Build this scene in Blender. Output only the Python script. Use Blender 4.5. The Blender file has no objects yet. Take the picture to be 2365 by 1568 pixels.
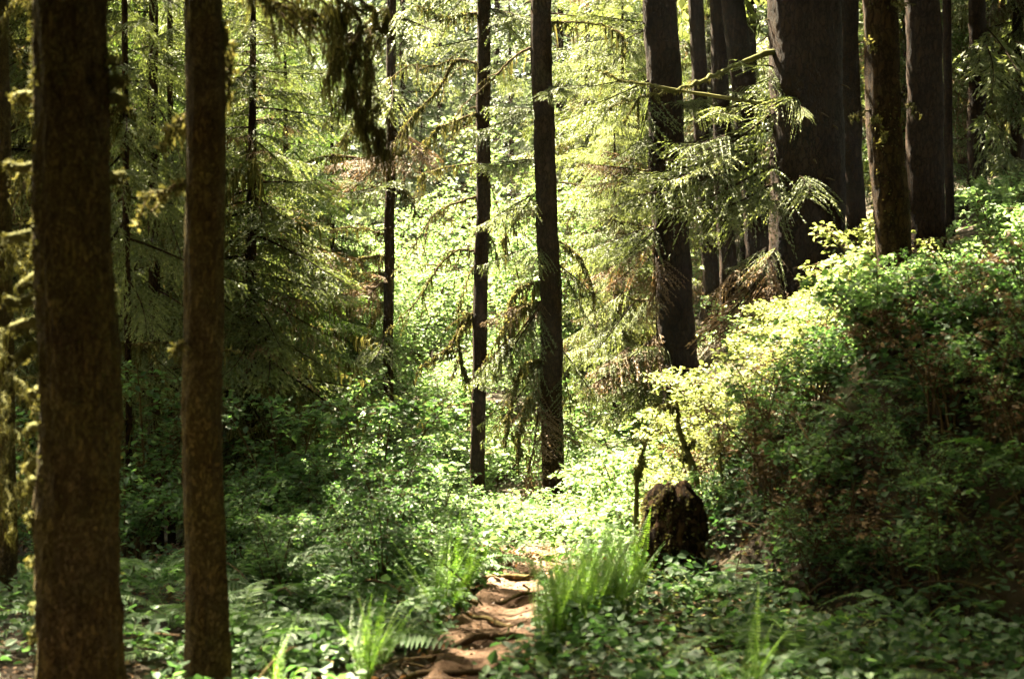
import bpy, math, random
import numpy as np
from mathutils import Vector, Matrix

scene = bpy.context.scene
C = scene.collection
R = math.radians
random.seed(7)

# ------------------------------------------------------------------ camera
EYE = 1.6
cam_d = bpy.data.cameras.new('camera')
cam = bpy.data.objects.new('camera', cam_d)
C.objects.link(cam)
cam.location = (0, 0, EYE)
cam.rotation_euler = (R(90), 0, 0)
cam_d.lens = 50
cam_d.sensor_width = 36
cam_d.clip_end = 2000
cam_d.clip_start = 0.1
cam_d.dof.use_dof = True
cam_d.dof.focus_distance = 19.0
cam_d.dof.aperture_fstop = 2.8
scene.camera = cam

# ------------------------------------------------------------------ light
SUN_EL, SUN_AZ = R(57), R(-36)          # azimuth from +Y towards +X
SUN_DIR = Vector((math.sin(SUN_AZ) * math.cos(SUN_EL), math.cos(SUN_AZ) * math.cos(SUN_EL), math.sin(SUN_EL)))
world = bpy.data.worlds.new('World')
scene.world = world
world.use_nodes = True
wn = world.node_tree
bg = wn.nodes['Background']
sky = wn.nodes.new('ShaderNodeTexSky')
sky.sky_type = 'NISHITA'
sky.sun_disc = False
sky.sun_elevation = SUN_EL
sky.sun_rotation = SUN_AZ
warm = wn.nodes.new('ShaderNodeMixRGB')          # warm film balance of the daylight
warm.blend_type = 'MULTIPLY'
warm.inputs[0].default_value = 1.0
warm.inputs[2].default_value = (1.0, 0.78, 0.46, 1)
wn.links.new(sky.outputs[0], warm.inputs[1])
wn.links.new(warm.outputs[0], bg.inputs[0])
bg.inputs[1].default_value = 0.05
sun_d = bpy.data.lights.new('sun', 'SUN')
sun_d.energy = 5.0
sun_d.angle = R(0.5)
sun_d.color = (1.0, 0.88, 0.63)
sun = bpy.data.objects.new('sun', sun_d)
C.objects.link(sun)
sun.rotation_euler = (-SUN_DIR).to_track_quat('-Z', 'Y').to_euler()
scene.view_settings.view_transform = 'Standard'
scene.view_settings.look = 'None'
scene.view_settings.exposure = 5.0
scene.view_settings.gamma = 1.0
cy = scene.cycles
cy.max_bounces = 6
cy.diffuse_bounces = 4
cy.glossy_bounces = 2
cy.transmission_bounces = 4
cy.transparent_max_bounces = 4
cy.sample_clamp_indirect = 4.0
cy.use_denoising = True

# ------------------------------------------------------------------ helpers
F = 3285.0
HAZE = 0.0001


def P(px, py, d):
    """a point of the 2365 x 1568 picture at depth d, in metres"""
    return np.array([(px - 1182.5) / F * d, d, EYE - (py - 784) / F * d])


def X_px(x, d):
    return x / d * F + 1182.5


def X_at(px, d):
    return (px - 1182.5) / F * d


def sstep(a, b, x):
    t = np.clip((np.asarray(x, float) - a) / (b - a), 0, 1)
    return t * t * (3 - 2 * t)


def _hash(i, s):
    v = np.sin(i[..., 0] * 127.1 + i[..., 1] * 311.7 + i[..., 2] * 74.7 + s * 53.3) * 43758.5453
    return v - np.floor(v)


def vnoise(p, s=0.0):
    p = np.asarray(p, float)
    i = np.floor(p)
    f = p - i
    u = f * f * (3 - 2 * f)
    out = 0
    for a in (0, 1):
        for b in (0, 1):
            for c in (0, 1):
                w = (u[..., 0] if a else 1 - u[..., 0]) * (u[..., 1] if b else 1 - u[..., 1]) * (u[..., 2] if c else 1 - u[..., 2])
                out = out + w * _hash(i + np.array([a, b, c]), s)
    return out


def n2(x, y, k, s):
    x = np.asarray(x, float)
    y = np.asarray(y, float)
    return vnoise(np.stack(np.broadcast_arrays(x * k, y * k, np.zeros_like(x)), -1), s) - 0.5


TRAIL = np.array([(-1.1, -1), (-1.0, 1), (-0.85, 3), (-0.52, 5), (-0.30, 6.4), (-0.12, 7.3), (-0.04, 8.0), (-0.03, 8.8), (0.08, 9.6), (0.26, 10.3), (0.42, 11.0), (0.46, 12.0), (0.2, 13.4), (-0.3, 15)])


def trail_x(y):
    return np.interp(y, TRAIL[:, 1], TRAIL[:, 0])


def bank_foot(y):
    y = np.asarray(y, float)
    return np.where(y > 9.3, 1.0 + 0.07 * (y - 9.3), 1.0 + 0.75 * (9.3 - y))


def h0(x, y):
    x = np.asarray(x, float)
    y = np.asarray(y, float)
    b = -1.0 * sstep(8.5, 20, y) + 1.7 * sstep(21, 42, y) + 0.10 * np.maximum(y - 42, 0)
    u = x - bank_foot(y)
    k = 0.34 + 0.24 * sstep(11, 19, y)
    k = k + 0.0 * u
    hill = (1.2 + 0.45 * sstep(10, 20, y)) * sstep(0.0, 1.5, u) + k * 9 * np.tanh(np.maximum(u - 0.8, 0) / 9)
    hill = hill * (0.55 + 0.45 * sstep(3, 9, y))
    left = -0.05 * sstep(-1, -5, x) * 0
    nz = 0.16 * n2(x, y, 0.9, 1) + 0.07 * n2(x, y, 2.7, 2)
    ub = sstep(0.1, .6, u) * (1 - sstep(2.6, 4.0, u)) * (1 - sstep(12, 15, y))
    hill = hill + ub * (.34 * n2(x, y, 2.1, 6) + .20 * n2(x, y, 4.7, 7) + .12 * n2(x, y, 9.5, 8))
    return b + hill + left + nz * sstep(0.25, 0.8, np.abs(x - trail_x(y)))


def hz(x, y):
    return float(h0(np.array([x]), np.array([y]))[0])


class MB:
    def __init__(s):
        s.v, s.q, s.t, s.m, s.n = [], [], [], [], 0

    def add(s, v, q, tint=0.5, mat=0):
        v = np.asarray(v, float).reshape(-1, 3)
        q = np.asarray(q, np.int64).reshape(-1, 4)
        s.v.append(v)
        s.q.append(q + s.n)
        s.t.append(np.broadcast_to(np.asarray(tint, float), (len(v),)))
        s.m.append(np.full(len(q), mat, np.int32))
        s.n += len(v)

    def add_mb(s, o, M=None, T=None, dt=0.0):
        """a transformed copy of another builder"""
        V, Q, TT, MM = o.arrays()
        if M is not None:
            V = V @ np.asarray(M).T
        if T is not None:
            V = V + np.asarray(T)
        s.v.append(V)
        s.q.append(Q + s.n)
        s.t.append(TT + dt)
        s.m.append(MM)
        s.n += len(V)

    def arrays(s):
        if len(s.v) != 1:
            s.v = [np.concatenate(s.v)] if s.v else [np.zeros((0, 3))]
            s.q = [np.concatenate(s.q)] if s.q else [np.zeros((0, 4), np.int64)]
            s.t = [np.concatenate(s.t)] if s.t else [np.zeros(0)]
            s.m = [np.concatenate(s.m)] if s.m else [np.zeros(0, np.int32)]
        return s.v[0], s.q[0], s.t[0], s.m[0]

    def mesh(s, name, mats, smooth=False, off=None):
        V, Q, T, M = s.arrays()
        if off is not None:
            V = V - np.asarray(off)
        me = bpy.data.meshes.new(name)
        me.vertices.add(len(V))
        me.vertices.foreach_set('co', V.astype(np.float32).ravel())
        me.loops.add(len(Q) * 4)
        me.loops.foreach_set('vertex_index', Q.astype(np.int32).ravel())
        me.polygons.add(len(Q))
        me.polygons.foreach_set('loop_start', np.arange(0, len(Q) * 4, 4, dtype=np.int32))
        if not isinstance(mats, (list, tuple)):
            mats = [mats]
        for m in mats:
            me.materials.append(m)
        me.polygons.foreach_set('material_index', M)
        me.polygons.foreach_set('use_smooth', np.full(len(Q), smooth, bool))
        a = me.attributes.new('tint', 'FLOAT', 'POINT')
        a.data.foreach_set('value', T.astype(np.float32))
        me.update(calc_edges=True)
        return me


def tag(o, label=None, cat=None, group=None, kind=None):
    if label:
        o['label'] = label
    if cat:
        o['category'] = cat
    if group:
        o['group'] = group
    if kind:
        o['kind'] = kind
    return o


def thing(name, label, cat, loc=(0, 0, 0), rz=0.0, group=None, sc=1.0):
    o = bpy.data.objects.new(name, None)
    C.objects.link(o)
    o.location = tuple(float(a) for a in loc)
    o.rotation_euler = (0, 0, rz)
    o.scale = (sc, sc, sc) if not isinstance(sc, (tuple, list)) else sc
    o.empty_display_size = 0.2
    return tag(o, label, cat, group)


def part(name, me, parent=None, loc=(0, 0, 0), rot=(0, 0, 0)):
    o = bpy.data.objects.new(name, me)
    C.objects.link(o)
    o.location = loc
    o.rotation_euler = rot
    if parent is not None:
        o.parent = parent
    return o


def copy_tree(o, parent=None):
    c = o.copy()
    C.objects.link(c)
    c.parent = parent
    for ch in list(o.children):
        copy_tree(ch, c)
    return c


def unit(a):
    a = np.asarray(a, float)
    return a / np.maximum(np.linalg.norm(a, axis=-1, keepdims=True), 1e-9)


def tube(pts, rad, sides=6):
    pts = np.asarray(pts, float)
    k = len(pts)
    rad = np.broadcast_to(np.asarray(rad, float), (k,))
    t = unit(np.gradient(pts, axis=0))
    ref = np.array([0, 0, 1.0]) if abs(t[:, 2]).mean() < 0.8 else np.array([1.0, 0, 0])
    a = unit(np.cross(t, ref))
    b = np.cross(t, a)
    th = np.linspace(0, 2 * np.pi, sides, endpoint=False)
    v = pts[:, None, :] + rad[:, None, None] * (np.cos(th)[None, :, None] * a[:, None, :] + np.sin(th)[None, :, None] * b[:, None, :])
    i = np.arange(k - 1)[:, None] * sides
    j = np.arange(sides)[None, :]
    j2 = (j + 1) % sides
    q = np.stack([i + j, i + j2, i + sides + j2, i + sides + j], -1).reshape(-1, 4)
    return v.reshape(-1, 3), q


def kites(rng, b, e, ln, w, tint, up=0.7):
    """pointed slips: base b, unit direction e, length ln, width w"""
    n = len(b)
    nn = np.array([0, 0, 1.0]) * up + rng.normal(0, 0.6, (n, 3))
    wv = unit(np.cross(e, nn)) * (np.asarray(w) * 0.5).reshape(-1, 1)
    ln = np.asarray(ln).reshape(-1, 1)
    m = b + e * ln * 0.5
    v = np.stack([b, m - wv, b + e * ln, m + wv], 1).reshape(-1, 3)
    q = np.arange(n * 4).reshape(-1, 4)
    return v, q, np.repeat(np.broadcast_to(tint, (n,)), 4)


def leaves(rng, pos, size, tilt=0.5, aspect=0.62, dirs=None):
    """two-sided ovate leaves folded along the midrib"""
    n = len(pos)
    nor = unit(np.array([0, 0, 1.0]) + rng.normal(0, tilt, (n, 3)))
    if dirs is None:
        a = rng.uniform(0, 2 * np.pi, n)
        dirs = np.stack([np.cos(a), np.sin(a), rng.uniform(-.5, .1, n)], -1)
    d = unit(dirs - nor * (dirs * nor).sum(-1, keepdims=True))
    s = np.cross(nor, d)
    size = np.broadcast_to(np.asarray(size), (n,)).reshape(-1, 1)
    w = size * aspect * 0.5
    up = nor * size * 0.10
    dn = nor * size * 0.08
    v = np.stack([pos, pos + d * size * .30 + s * w + up, pos + d * size * .68 + s * w * .78 + up * .5, pos + d * size - dn,
                  pos + d * size * .68 - s * w * .78 + up * .5, pos + d * size * .30 - s * w + up], 1).reshape(-1, 3)
    k = np.arange(n)[:, None] * 6
    q = np.concatenate([k + np.array([[0, 3, 2, 1]]), k + np.array([[0, 5, 4, 3]])], 0)
    return v, q


def rotm(az, pitch=0.0, roll=0.0):
    return np.array(Matrix.Rotation(az, 3, 'Z') @ Matrix.Rotation(-pitch, 3, 'Y') @ Matrix.Rotation(roll, 3, 'X'))


# ------------------------------------------------------------------ materials
def newmat(name):
    m = bpy.data.materials.new(name)
    m.use_nodes = True
    nt = m.node_tree
    return m, nt, nt.nodes['Principled BSDF'], nt.nodes['Material Output']


def ramp(nt, stops, fac=None):
    r = nt.nodes.new('ShaderNodeValToRGB')
    el = r.color_ramp.elements
    while len(el) < len(stops):
        el.new(0.5)
    for e, (p, c) in zip(el, stops):
        e.position = p
        e.color = (*c, 1)
    if fac is not None:
        nt.links.new(fac, r.inputs[0])
    return r


def leafmat(name, c0, c1, c2, tcol, trans=0.42, rough=0.42, spec=0.5):
    m, nt, pb, out = newmat(name)
    at = nt.nodes.new('ShaderNodeAttribute')
    at.attribute_name = 'tint'
    oi = nt.nodes.new('ShaderNodeObjectInfo')
    ad = nt.nodes.new('ShaderNodeMath')
    ad.operation = 'MULTIPLY_ADD'
    nt.links.new(oi.outputs['Random'], ad.inputs[0])
    ad.inputs[1].default_value = 0.24
    nt.links.new(at.outputs['Fac'], ad.inputs[2])
    r = ramp(nt, [(0.05, c0), (0.6, c1), (1.0, c2)], ad.outputs[0])
    pb.inputs['Roughness'].default_value = rough
    pb.inputs['Specular IOR Level'].default_value = spec
    nt.links.new(r.outputs[0], pb.inputs['Base Color'])
    mul = nt.nodes.new('ShaderNodeMixRGB')
    mul.blend_type = 'MULTIPLY'
    mul.inputs[0].default_value = 1
    nt.links.new(r.outputs[0], mul.inputs[1])
    mul.inputs[2].default_value = (*tcol, 1)
    tr = nt.nodes.new('ShaderNodeBsdfTranslucent')
    nt.links.new(mul.outputs[0], tr.inputs[0])
    mx = nt.nodes.new('ShaderNodeMixShader')
    mx.inputs[0].default_value = trans
    nt.links.new(pb.outputs[0], mx.inputs[1])
    nt.links.new(tr.outputs[0], mx.inputs[2])
    nt.links.new(mx.outputs[0], out.inputs[0])
    return m


def barkmat(name, c0, c1, moss, moss_lo, moss_hi, scale=9.0, bump=0.6):
    m, nt, pb, out = newmat(name)
    N, L = nt.nodes, nt.links
    tc = N.new('ShaderNodeTexCoord')
    mp = N.new('ShaderNodeMapping')
    mp.inputs['Scale'].default_value = (1, 1, 0.45)
    L.new(tc.outputs['Object'], mp.inputs[0])
    vo = N.new('ShaderNodeTexVoronoi')
    vo.feature = 'F1'
    vo.inputs['Scale'].default_value = scale * 2.2
    no = N.new('ShaderNodeTexNoise')
    no.inputs['Scale'].default_value = scale
    no.inputs['Detail'].default_value = 8
    no.inputs['Roughness'].default_value = 0.7
    ds = N.new('ShaderNodeMixRGB')
    ds.blend_type = 'ADD'
    ds.inputs[0].default_value = 0.25
    L.new(mp.outputs[0], ds.inputs[1])
    L.new(no.outputs['Color'], ds.inputs[2])
    L.new(mp.outputs[0], no.inputs['Vector'])
    L.new(ds.outputs[0], vo.inputs['Vector'])
    r = ramp(nt, [(0.25, c0), (0.75, c1)], no.outputs['Fac'])
    mn = N.new('ShaderNodeTexNoise')
    mn.inputs['Scale'].default_value = 2.6
    mn.inputs['Detail'].default_value = 9
    mn.inputs['Roughness'].default_value = 0.72
    L.new(tc.outputs['Object'], mn.inputs['Vector'])
    mr = ramp(nt, [(moss_lo, (0, 0, 0)), (moss_hi, (1, 1, 1))], mn.outputs['Fac'])
    mx = N.new('ShaderNodeMixRGB')
    L.new(mr.outputs[0], mx.inputs[0])
    L.new(r.outputs[0], mx.inputs[1])
    mx.inputs[2].default_value = (*moss, 1)
    L.new(mx.outputs[0], pb.inputs['Base Color'])
    pb.inputs['Roughness'].default_value = 0.92
    pb.inputs['Specular IOR Level'].default_value = 0.06
    ve = N.new('ShaderNodeTexVoronoi')
    ve.feature = 'DISTANCE_TO_EDGE'
    ve.inputs['Scale'].default_value = scale * 1.9
    L.new(ds.outputs[0], ve.inputs['Vector'])
    cr = ramp(nt, [(0.0, (.22, .20, .18)), (.16, (1, 1, 1))], ve.outputs['Distance'])
    mc = N.new('ShaderNodeMixRGB')
    mc.blend_type = 'MULTIPLY'
    mc.inputs[0].default_value = 1
    L.new(mx.outputs[0], mc.inputs[1])
    L.new(cr.outputs[0], mc.inputs[2])
    L.new(mc.outputs[0], pb.inputs['Base Color'])
    a2 = N.new('ShaderNodeMath')
    a2.operation = 'ADD'
    mm2 = N.new('ShaderNodeMath')
    mm2.operation = 'MINIMUM'
    mm2.inputs[1].default_value = .16
    L.new(ve.outputs['Distance'], mm2.inputs[0])
    m3 = N.new('ShaderNodeMath')
    m3.operation = 'MULTIPLY'
    m3.inputs[1].default_value = 5
    L.new(mm2.outputs[0], m3.inputs[0])
    L.new(m3.outputs[0], a2.inputs[0])
    L.new(no.outputs['Fac'], a2.inputs[1])
    bp = N.new('ShaderNodeBump')
    bp.inputs['Strength'].default_value = bump
    bp.inputs['Distance'].default_value = 0.03
    L.new(a2.outputs[0], bp.inputs['Height'])
    L.new(bp.outputs[0], pb.inputs['Normal'])
    return m


def groundmat(name, cols, scale, bump, dist=0.02):
    m, nt, pb, out = newmat(name)
    N, L = nt.nodes, nt.links
    tc = N.new('ShaderNodeTexCoord')
    no = N.new('ShaderNodeTexNoise')
    no.inputs['Scale'].default_value = scale
    no.inputs['Detail'].default_value = 10
    no.inputs['Roughness'].default_value = 0.68
    L.new(tc.outputs['Object'], no.inputs['Vector'])
    r = ramp(nt, cols, no.outputs['Fac'])
    L.new(r.outputs[0], pb.inputs['Base Color'])
    pb.inputs['Roughness'].default_value = 0.95
    pb.inputs['Specular IOR Level'].default_value = 0.2
    n_b = N.new('ShaderNodeTexNoise')
    n_b.inputs['Scale'].default_value = scale * 5
    n_b.inputs['Detail'].default_value = 6
    L.new(tc.outputs['Object'], n_b.inputs['Vector'])
    bp = N.new('ShaderNodeBump')
    bp.inputs['Strength'].default_value = bump
    bp.inputs['Distance'].default_value = dist
    L.new(n_b.outputs['Fac'], bp.inputs['Height'])
    L.new(bp.outputs[0], pb.inputs['Normal'])
    return m


M_SPRUCE = leafmat('spruce_needles', (.026, .036, .012), (.085, .105, .040), (.24, .26, .12), (1.4, 1.4, .8), .34, .6, .2)
M_YOUNG = leafmat('hemlock_needles', (.018, .034, .010), (.068, .105, .028), (.21, .27, .08), (1.4, 1.5, .75), .36, .6, .2)
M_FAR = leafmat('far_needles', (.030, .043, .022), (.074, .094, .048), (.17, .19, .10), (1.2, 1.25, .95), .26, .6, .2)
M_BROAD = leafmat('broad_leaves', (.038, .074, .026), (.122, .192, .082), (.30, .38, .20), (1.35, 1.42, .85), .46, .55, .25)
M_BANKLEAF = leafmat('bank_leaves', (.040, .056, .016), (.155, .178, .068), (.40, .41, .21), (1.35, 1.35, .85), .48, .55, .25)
M_COVER_SHADE = leafmat('shaded_low_leaves', (.014, .037, .014), (.048, .092, .038), (.17, .24, .12), (1.3, 1.5, .8), .40, .6, .25)  # darker than the clearing leaves: shade put into the leaf colour
M_THICKET_SHADE = leafmat('shaded_thicket_leaves', (.018, .048, .016), (.066, .122, .046), (.21, .30, .13), (1.4, 1.55, .8), .50, .5, .3)  # thicket green darkened too, so part of its shade is painted
M_FERN = leafmat('fern_green', (.018, .048, .014), (.060, .122, .034), (.20, .30, .09), (1.4, 1.6, .7), .44, .55, .25)
M_FERN_BRIGHT = leafmat('bright_fern_green', (.030, .075, .012), (.110, .200, .034), (.28, .40, .09), (1.4, 1.5, .7), .48, .45, .3)  # lighter, yellower green than the other ferns
M_MOSS = leafmat('moss', (.024, .025, .008), (.064, .065, .021), (.18, .17, .072), (1.2, 1.1, .7), .25, .95, .05)
M_LITTER = leafmat('dead_leaves', (.045, .022, .010), (.12, .062, .030), (.25, .15, .08), (1.2, 1, .7), .15, .7, .3)
M_DEAD = leafmat('dead_needles', (.035, .022, .010), (.11, .070, .034), (.24, .17, .09), (1.2, 1.1, .8), .25, .7, .2)
M_BARK = barkmat('spruce_bark', (.010, .006, .003), (.042, .023, .010), (.036, .028, .009), .52, .74)
M_BARK_MOSSY = barkmat('mossy_bark', (.016, .011, .004), (.122, .086, .032), (.100, .084, .025), .42, .66, 17, 1.0)
M_BARK_RED = barkmat('red_bark', (.007, .004, .002), (.026, .013, .006), (.020, .015, .005), .58, .80, 7)
M_TWIG = barkmat('dead_twig', (.035, .02, .01), (.10, .065, .035), (.11, .09, .03), .45, .65, 22, .4)
M_GROUND = groundmat('forest_floor', [(.3, (.010, .007, .004)), (.5, (.030, .020, .010)), (.62, (.028, .030, .010)), (.75, (.075, .048, .026))], 3.0, .8, .04)
M_SOIL = groundmat('trail_soil', [(.28, (.038, .022, .013)), (.5, (.088, .050, .030)), (.72, (.15, .095, .060))], 6.5, 1.0, .03)
M_STUMP = barkmat('rotten_wood', (.012, .007, .004), (.05, .026, .013), (.07, .06, .015), .50, .68, 8, .9)

# ------------------------------------------------------------------ ground and trail
def build_ground():
    ys = np.concatenate([np.linspace(-8, 4, 25)[:-1], np.linspace(4, 14, 101)[:-1], np.linspace(14, 30, 65)[:-1], np.linspace(30, 80, 51)[:-1], np.linspace(80, 400, 25)])
    xn = np.concatenate([-np.geomspace(5, 300, 34)[::-1], np.linspace(-5, 6, 111)[1:-1], np.geomspace(6, 300, 34)])
    Xg, Yg = np.meshgrid(xn, ys)
    Z = h0(Xg, Yg)
    Z = Z - 0.10 * (1 - sstep(0.22, 0.40, np.abs(Xg - trail_x(Yg)))) * (Yg < 14.5)
    v = np.stack([Xg, Yg, Z], -1).reshape(-1, 3)
    nx = len(xn)
    i, j = np.meshgrid(np.arange(len(ys) - 1), np.arange(nx - 1), indexing='ij')
    a = i * nx + j
    q = np.stack([a, a + 1, a + nx + 1, a + nx], -1).reshape(-1, 4)
    mb = MB()
    mb.add(v, q)
    o = part('ground', mb.mesh('ground', M_GROUND, True))
    tag(o, 'dark forest floor with a bank rising on the right', None, None, 'structure')


ROOT_Y = [6.9, 7.45, 7.95, 8.75, 9.45, 10.15]


def trail_z(x, y):
    y = np.asarray(y, float)
    z = h0(x, y)
    for ry in ROOT_Y:
        z = z + 0.035 * sstep(ry - 0.05, ry + 0.02, y) * (1 - sstep(ry + .1, ry + 0.5, y))
    return z


def build_trail():
    ys = np.linspace(-1, 14.4, 620)
    cs = np.linspace(-0.29, 0.29, 25)
    cx = trail_x(ys)
    k = np.ones(9) / 9
    cx = np.convolve(np.pad(cx, 40, mode='edge'), np.ones(81) / 81, 'valid')
    wob = 1 + 0.5 * n2(ys, ys * 0, 1.3, 5)
    Xg = cx[:, None] + cs[None, :] * wob[:, None]
    Yg = np.repeat(ys[:, None], len(cs), 1)
    Z = trail_z(Xg, Yg) + 0.012 + 0.05 * n2(Xg, Yg, 6, 3) + 0.025 * n2(Xg, Yg, 17, 4)
    Z = Z - 0.10 * sstep(0.19, 0.30, np.abs(cs))[None, :] - 0.03 * (1 - sstep(0, .25, np.abs(cs)))[None, :]
    v = np.stack([Xg, Yg, Z], -1).reshape(-1, 3)
    nx = len(cs)
    i, j = np.meshgrid(np.arange(len(ys) - 1), np.arange(nx - 1), indexing='ij')
    a = i * nx + j
    mb = MB()
    mb.add(v, np.stack([a, a + 1, a + nx + 1, a + nx], -1).reshape(-1, 4))
    tag(part('path', mb.mesh('path', M_SOIL, True)), 'narrow reddish dirt trail winding into the clearing', None, None, 'structure')


build_ground()
build_trail()


# ------------------------------------------------------------------ plant pieces
def bough_mb(rng, L=1.6, nsec=44, shoot=.10, w=.024, droop=.25, hang=.35, step=.045, core=True):
    """one conifer bough along +X: drooping axis, side twigs, needle-clad shoots"""
    mb = MB()

    def ax(s):
        s = np.asarray(s, float)
        return np.stack([s * L, 0.06 * L * np.sin(3 * s), L * (-droop * s ** 1.4 + .35 * droop * s ** 4)], -1)
    s = np.linspace(0, 1, 9)
    v, q = tube(ax(s), np.linspace(.011 * L, .002, 9), 4)
    mb.add(v, q, .4, 1)
    B, E, LN, W, T = [], [], [], [], []
    for k in range(nsec):
        sk = .06 + .93 * (k + rng.uniform(0, 1)) / nsec
        if rng.random() < .10:
            continue
        side = 1 if k % 2 else -1
        l2 = L * .44 * (1 - sk) ** .75 * min(1, sk / .2 + .25) * rng.uniform(.45, 1.15) + .07
        an = rng.uniform(R(38), R(68))
        b0 = ax(sk)
        d = unit(np.array([math.cos(an), side * math.sin(an), -rng.uniform(.0, hang) - droop * .4]))
        n3 = max(3, int(l2 / step))
        u = (np.arange(n3) + rng.uniform(.2, .8, n3)) / n3
        pos = b0 + d * (l2 * u)[:, None] + np.array([0, 0, -1.0]) * (hang * l2 * u ** 2 * .7)[:, None]
        pv = unit(np.cross(d, [0, 0, 1.0]))
        sd = np.where(np.arange(n3) % 2 == 0, 1, -1)[:, None]
        e = unit(.75 * d + sd * pv * rng.uniform(.4, .9, (n3, 1)) + np.array([0, 0, 1.0]) * rng.normal(-.12 - hang * .3, .22, (n3, 1)))
        ln = shoot * (1.2 - .55 * u) * rng.uniform(.6, 1.2, n3)
        B.append(pos); E.append(e); LN.append(ln); W.append(np.full(n3, w) * rng.uniform(.7, 1.3, n3))
        T.append(.12 + .22 * rng.random(n3) + .38 * u * rng.random() + .12 * sk)
        if core:
            B.append(pos); E.append(np.repeat((d + np.array([0, 0, -hang * .5]))[None], n3, 0)); LN.append(np.full(n3, step * 1.9)); W.append(np.full(n3, w))
            T.append(.10 + .3 * rng.random(n3) + .25 * u)
    v, q, t = kites(rng, np.concatenate(B), unit(np.concatenate(E)), np.concatenate(LN), np.concatenate(W), np.concatenate(T))
    mb.add(v, q, t, 0)
    mb.arrays()
    return mb


rg = np.random.default_rng(11)
BOUGH = [bough_mb(rg, 1.0, 54, .046, .0125, rg.uniform(.12, .38), rg.uniform(.25, .7), .021) for _ in range(7)]
BOUGH_AIR = [bough_mb(rg, 1.0, 40, .034, .0085, rg.uniform(.2, .5), rg.uniform(.3, .8), .017) for _ in range(6)]
BOUGH_MID = [bough_mb(rg, 1.0, 26, .10, .028, rg.uniform(.15, .4), rg.uniform(.3, .7), .055, True) for _ in range(6)]
BOUGH_FAR = [bough_mb(rg, 1.0, 16, .16, .055, rg.uniform(.15, .45), rg.uniform(.3, .7), .10, False) for _ in range(5)]


def crown_mb(rng, axis, hlo, hhi, n, lmax, lib, shape=.8, bottom=.7, droop=(-.5, .1), az=None, skip=None):
    """boughs set round a trunk axis(z) -> xy between two heights"""
    mb = MB()
    for k in range(n):
        t = (k + rng.random()) / n
        z = hlo + (hhi - hlo) * t
        ln = lmax * (1 - t * .96) ** shape * (bottom + (1 - bottom) * min(1, t / .25)) * rng.uniform(.55, 1.12)
        a = (k * 2.39996 + rng.normal(0, .5)) if az is None else rng.uniform(*az)
        if skip is not None and skip(z, a):
            continue
        x, y = axis(z)
        M = rotm(a, rng.uniform(*droop) + .35 * t, rng.normal(0, .25)) * np.array([ln, ln * rng.uniform(.7, 1.1), ln])[None, :]
        mb.add_mb(lib[rng.integers(len(lib))], M, (x, y, z), rng.normal(0, .10))
    return mb


def moss_strands(rng, pts, n, lo, hi, w=.016, mb=None, fuzz=True, power=2.0, fz=1.0):
    """ragged ribbons hanging from a branch, with fuzz along it"""
    mb = mb or MB()
    pts = np.asarray(pts, float)
    k = rng.uniform(0, len(pts) - 1.001, n)
    i = k.astype(int)
    p = pts[i] + (pts[i + 1] - pts[i]) * (k - i)[:, None] + rng.normal(0, .012, (n, 3))
    cl = vnoise(np.stack([k * 1.7, np.zeros(n), np.zeros(n)], -1), rng.uniform(0, 99))
    ln = lo + (hi - lo) * (cl ** power) * rng.uniform(.3, 1.1, n)
    az = rng.uniform(0, np.pi, n)
    wv = np.stack([np.cos(az), np.sin(az), np.zeros(n)], -1)
    sway = rng.normal(0, .10, (n, 3)) * [1, 1, 0]
    rows = []
    for s, ww in ((0, .5), (.3, 1.0), (.62, .75), (1.0, .06)):
        c = p + np.array([0, 0, -1.0]) * (ln * s)[:, None] + sway * (ln * s)[:, None] + rng.normal(0, .006, (n, 3))
        rows += [c - wv * (w * ww * .5), c + wv * (w * ww * .5)]
    v = np.stack(rows, 1).reshape(-1, 3)
    b = np.arange(n)[:, None] * 8
    q = np.concatenate([b + np.array([[0, 1, 3, 2]]), b + np.array([[2, 3, 5, 4]]), b + np.array([[4, 5, 7, 6]])])
    mb.add(v, q, np.repeat(rng.uniform(.0, .65, n), 8))
    if fuzz:
        m = n
        k = rng.uniform(0, len(pts) - 1.001, m)
        i = k.astype(int)
        p = pts[i] + (pts[i + 1] - pts[i]) * (k - i)[:, None]
        e = unit(rng.normal(0, 1, (m, 3)))
        v, q, t = kites(rng, p, e, rng.uniform(.02, .05, m) * fz * (.5 if w < .01 else 1), np.full(m, w * 1.3), rng.uniform(.2, .95, m), .2)
        mb.add(v, q, t)
    return mb


def curve(p, n=12):
    """smooth polyline through points (Catmull-Rom)"""
    p = np.asarray(p, float)
    if len(p) == 2:
        return p[0] + (p[1] - p[0]) * np.linspace(0, 1, n)[:, None]
    q = np.vstack([2 * p[0] - p[1], p, 2 * p[-1] - p[-2]])
    out = []
    for i in range(1, len(q) - 2):
        t = np.linspace(0, 1, n, endpoint=False)[:, None]
        a, b, c, d = q[i - 1], q[i], q[i + 1], q[i + 2]
        out.append(.5 * ((2 * b) + (-a + c) * t + (2 * a - 5 * b + 4 * c - d) * t ** 2 + (-a + 3 * b - 3 * c + d) * t ** 3))
    out.append(p[-1][None])
    return np.concatenate(out)


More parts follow.
